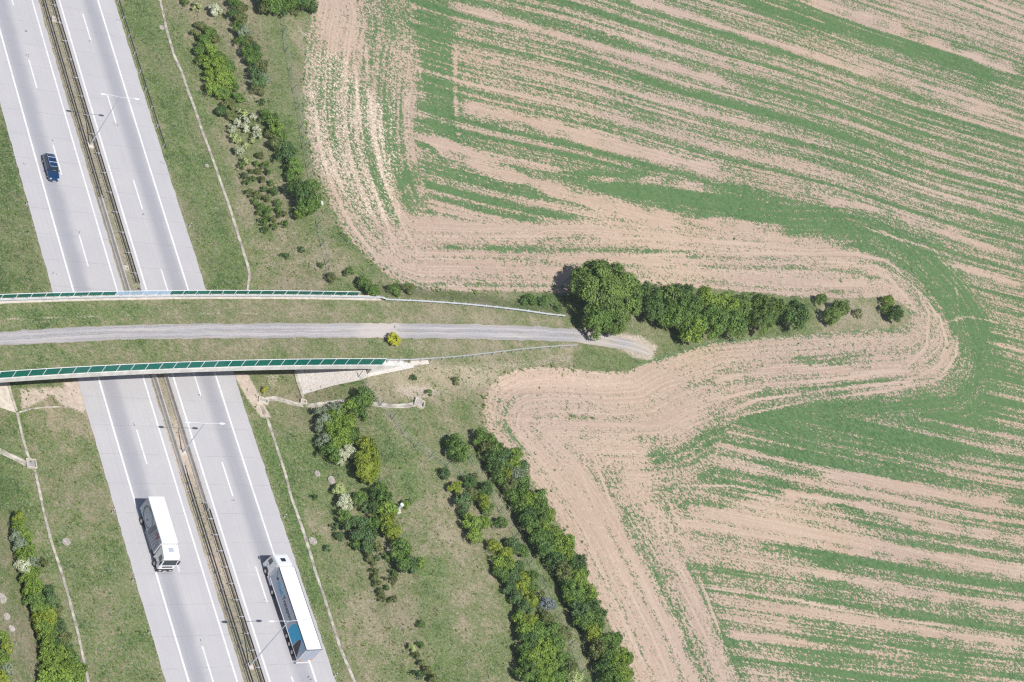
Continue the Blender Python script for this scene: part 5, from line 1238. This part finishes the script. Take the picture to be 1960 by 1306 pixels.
flat(B, 'logo_mark', [(4.0, 2.75), (4.5, 2.62), (4.62, 2.9), (4.2, 3.15)], yl+.014, MAT['black_print'], .008)
flat(B, 'logo_swoosh', [(4.65, 2.95), (5.2, 3.3), (5.28, 3.5), (4.95, 3.35), (4.6, 3.15)], yl+.014, MAT['teal'], .008)
text_mesh('www transport', .34, MAT['mid_print'], B, 'small_lettering', (2.9, yl+.022, 1.95), (R(90), 0, R(180)), 1.6) if False else None
cx_ = -5.6
flat(B, 'blue_print', [(-3.25, 1.25), (-3.05, 2.0), (-3.15, 2.9), (-3.5, 3.55), (-3.95, 3.88), (-7.3, 3.88), (-6.0, 1.25)], yl+.014, MAT['cyan'], .008)
flat(B, 'pale_blue_print', [(-5.2, 1.25)]+[(-5.35-.15*math.sin(t)-1.2*(1-math.cos(t)), 1.25+2.6*math.sin(t)) for t in np.linspace(0, 1.55, 12)]+[(xr+.1, 3.88), (xr+.1, 1.25)], yl+.026, MAT['sky_print'], .008)
flat(B, 'dark_print', [(-5.75, 1.25), (-5.7, 2.3), (-5.85, 3.2), (-6.1, 3.55), (-6.5, 3.1), (-7.0, 2.2), (-7.5, 1.25)], yl+.038, MAT['black_print'], .008)
flat(B, 'pale_print_shape', [(-7.55, 1.25), (-7.05, 2.25), (-7.6, 2.9), (xr+.08, 2.9), (xr+.08, 1.25)], yl+.038, MAT['pale_print'], .008)
# rear doors
for sg in (-1, 1):
    d = MB().box(xr-.03, xr-.004, min(sg*.02, sg*1.2), max(sg*.02, sg*1.2), 1.25, 3.88).build('rear_door', MAT['truck_side_grey'], B)
    MB().box(xr-.06, xr-.031, sg*.6-.02, sg*.6+.02, 1.3, 3.8).build('lock_bar', MAT['galv'], d)
    MB().box(xr-.07, xr-.03, sg*.95-.16, sg*.95+.16, 1.18, 1.42).build('tail_light', MAT['orange'], B)
MB().box(xr-.1, xr, -1.2, 1.2, .5, .68).build('rear_bumper', MAT['lamp_white'], T2)
MB().box(xr+.3, xf-.6, -.5, .5, .85, 1.13).build('chassis', MAT['dark_trim'], T2)
for sg in (-1, 1):
    MB().box(-1.5, 2.2, sg*1.12-.04, sg*1.12+.04, .5, 1.0).build('side_guard', MAT['dark_trim'], T2)
    for x in (-3.6, -4.9, -6.2): wheel(T2, x, sg*1.06, .5, .36)
    wheel(T2, 7.05, sg*1.06, .52, .34); wheel(T2, 3.55, sg*.98, .52, .56)
    MB().box(4.6, 6.2, sg*.95-.3, sg*.95+.3, .45, 1.0).build('fuel_tank', MAT['galv'], T2, bevel=.08)
MB().box(2.8, 8.0, -.45, .45, .7, 1.05).build('tractor_frame', MAT['dark_trim'], T2)
truck_cab(T2, 8.35, 2.3, 2.42, 3.5, .40, True, 'white')
# fairing behind the cab
MB().hexa([(5.75, -1.05, 1.0), (5.98, -1.2, 1.0), (5.98, 1.2, 1.0), (5.75, 1.05, 1.0)], [(5.75, -1.0, 3.85), (5.98, -1.1, 3.88), (5.98, 1.1, 3.88), (5.75, 1.0, 3.85)]).build('air_deflector', MAT['truck_white'], T2)

# dark blue people carrier
C = veh_root('car', 36.55, -1.95, True, 'dark blue family car with light roof bars, driving above the bridge', 'car')
Lh = 2.45; rings = []
#            x     half width  sill  shoulder  roof half-width  roof height
sec = [(-2.45, .70, .45, .75, .60, .80), (-2.38, .84, .32, .90, .70, 1.30), (-2.20, .90, .26, .98, .69, 1.56), (-1.4, .92, .24, 1.0, .70, 1.66), (-.3, .92, .24, .99, .70, 1.67), (.45, .92, .24, .98, .66, 1.58),
       (1.15, .92, .24, .97, .72, 1.16), (1.45, .91, .24, .94, .76, 1.02), (2.0, .87, .25, .82, .68, .90), (2.35, .74, .32, .66, .52, .76), (2.47, .55, .42, .56, .42, .62)]
for x, hw, sl_, sh, rw, rh in sec:
    rings.append([(x, -hw*.92, sl_), (x, hw*.92, sl_), (x, hw, (sl_+sh)/2), (x, hw*.97, sh), (x, (hw*.97+rw)/2+.02, (sh+rh)/2), (x, rw, rh-.04), (x, rw*.6, rh), (x, -rw*.6, rh), (x, -rw, rh-.04), (x, -(hw*.97+rw)/2-.02, (sh+rh)/2), (x, -hw*.97, sh), (x, -hw, (sl_+sh)/2)])
body = MB().loft(rings).build('body', MAT['car_blue'], C, smooth=True)
MB().hexa([(1.16, -.66, 1.14), (1.19, -.66, 1.17), (1.19, .66, 1.17), (1.16, .66, 1.14)], [(.50, -.60, 1.58), (.52, -.60, 1.61), (.52, .60, 1.61), (.50, .60, 1.58)]).build('windscreen', MAT['dark_glass'], body)
MB().hexa([(-2.42, -.58, 1.02), (-2.40, -.58, 1.02), (-2.40, .58, 1.02), (-2.42, .58, 1.02)], [(-2.30, -.56, 1.46), (-2.26, -.56, 1.47), (-2.26, .56, 1.47), (-2.30, .56, 1.46)]).build('rear_window', MAT['dark_glass'], body)
for sg in (-1, 1):
    MB().hexa([(-2.0, sg*.895, 1.02), (.95, sg*.895, 1.02), (.95, sg*.915, 1.02), (-2.0, sg*.915, 1.02)], [(-1.9, sg*.75, 1.52), (.45, sg*.73, 1.50), (.45, sg*.77, 1.50), (-1.9, sg*.79, 1.52)]).build('side_window', MAT['dark_glass'], body)
    MB().tube((-1.9, sg*.66, 1.70), (.3, sg*.64, 1.69), .022, .022, 6).build('roof_rail', MAT['lamp_grey'], body)
    MB().box(.72, .9, min(sg*.92, sg*1.12), max(sg*.92, sg*1.12), 1.0, 1.14).build('mirror', MAT['car_blue'], body, bevel=.03)
    MB().box(2.12, 2.36, sg*.62-.14, sg*.62+.14, .68, .80).build('headlight', MAT['chrome'], body, bevel=.02)
    MB().box(-2.46, -2.38, sg*.72-.1, sg*.72+.1, .8, 1.1).build('tail_light', MAT['red'], body)
    wheel(C, 1.55, sg*.80, .33, .24); wheel(C, -1.5, sg*.80, .33, .24)
for x in (-2.12, -1.35, -.35): MB().box(x-.032, x+.032, -.64, .64, 1.70, 1.735).build('roof_bar_and_glint', MAT['lamp_white'], body)  # two crossbars; the rearmost pale strip paints the highlight on the rear spoiler
MB().box(.40, .47, -.6, .6, 1.60, 1.63).build('roof_front_trim', MAT['lamp_grey'], body)
MB().box(2.44, 2.50, -.26, .26, .40, .52).build('number_plate', MAT['lamp_white'], body)
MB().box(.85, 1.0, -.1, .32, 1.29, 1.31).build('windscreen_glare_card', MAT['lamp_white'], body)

# ------------------------------------------------------------------ summer haze between the aircraft and the ground
hz = MB().box(-7200, 7200, -7200, 7400, -1.5, 262).build('haze', bpy.data.materials.new('haze')); tag(hz, kind='stuff')
hm = hz.data.materials[0]; hm.use_nodes = True; ht = hm.node_tree; ht.nodes.clear()
ho = ht.nodes.new('ShaderNodeOutputMaterial'); hv = ht.nodes.new('ShaderNodeVolumePrincipled')
hv.inputs['Color'].default_value = (.86, .90, 1.0, 1); hv.inputs['Density'].default_value = .00013; hv.inputs['Anisotropy'].default_value = .2
ht.links.new(hv.outputs[0], ho.inputs['Volume'])
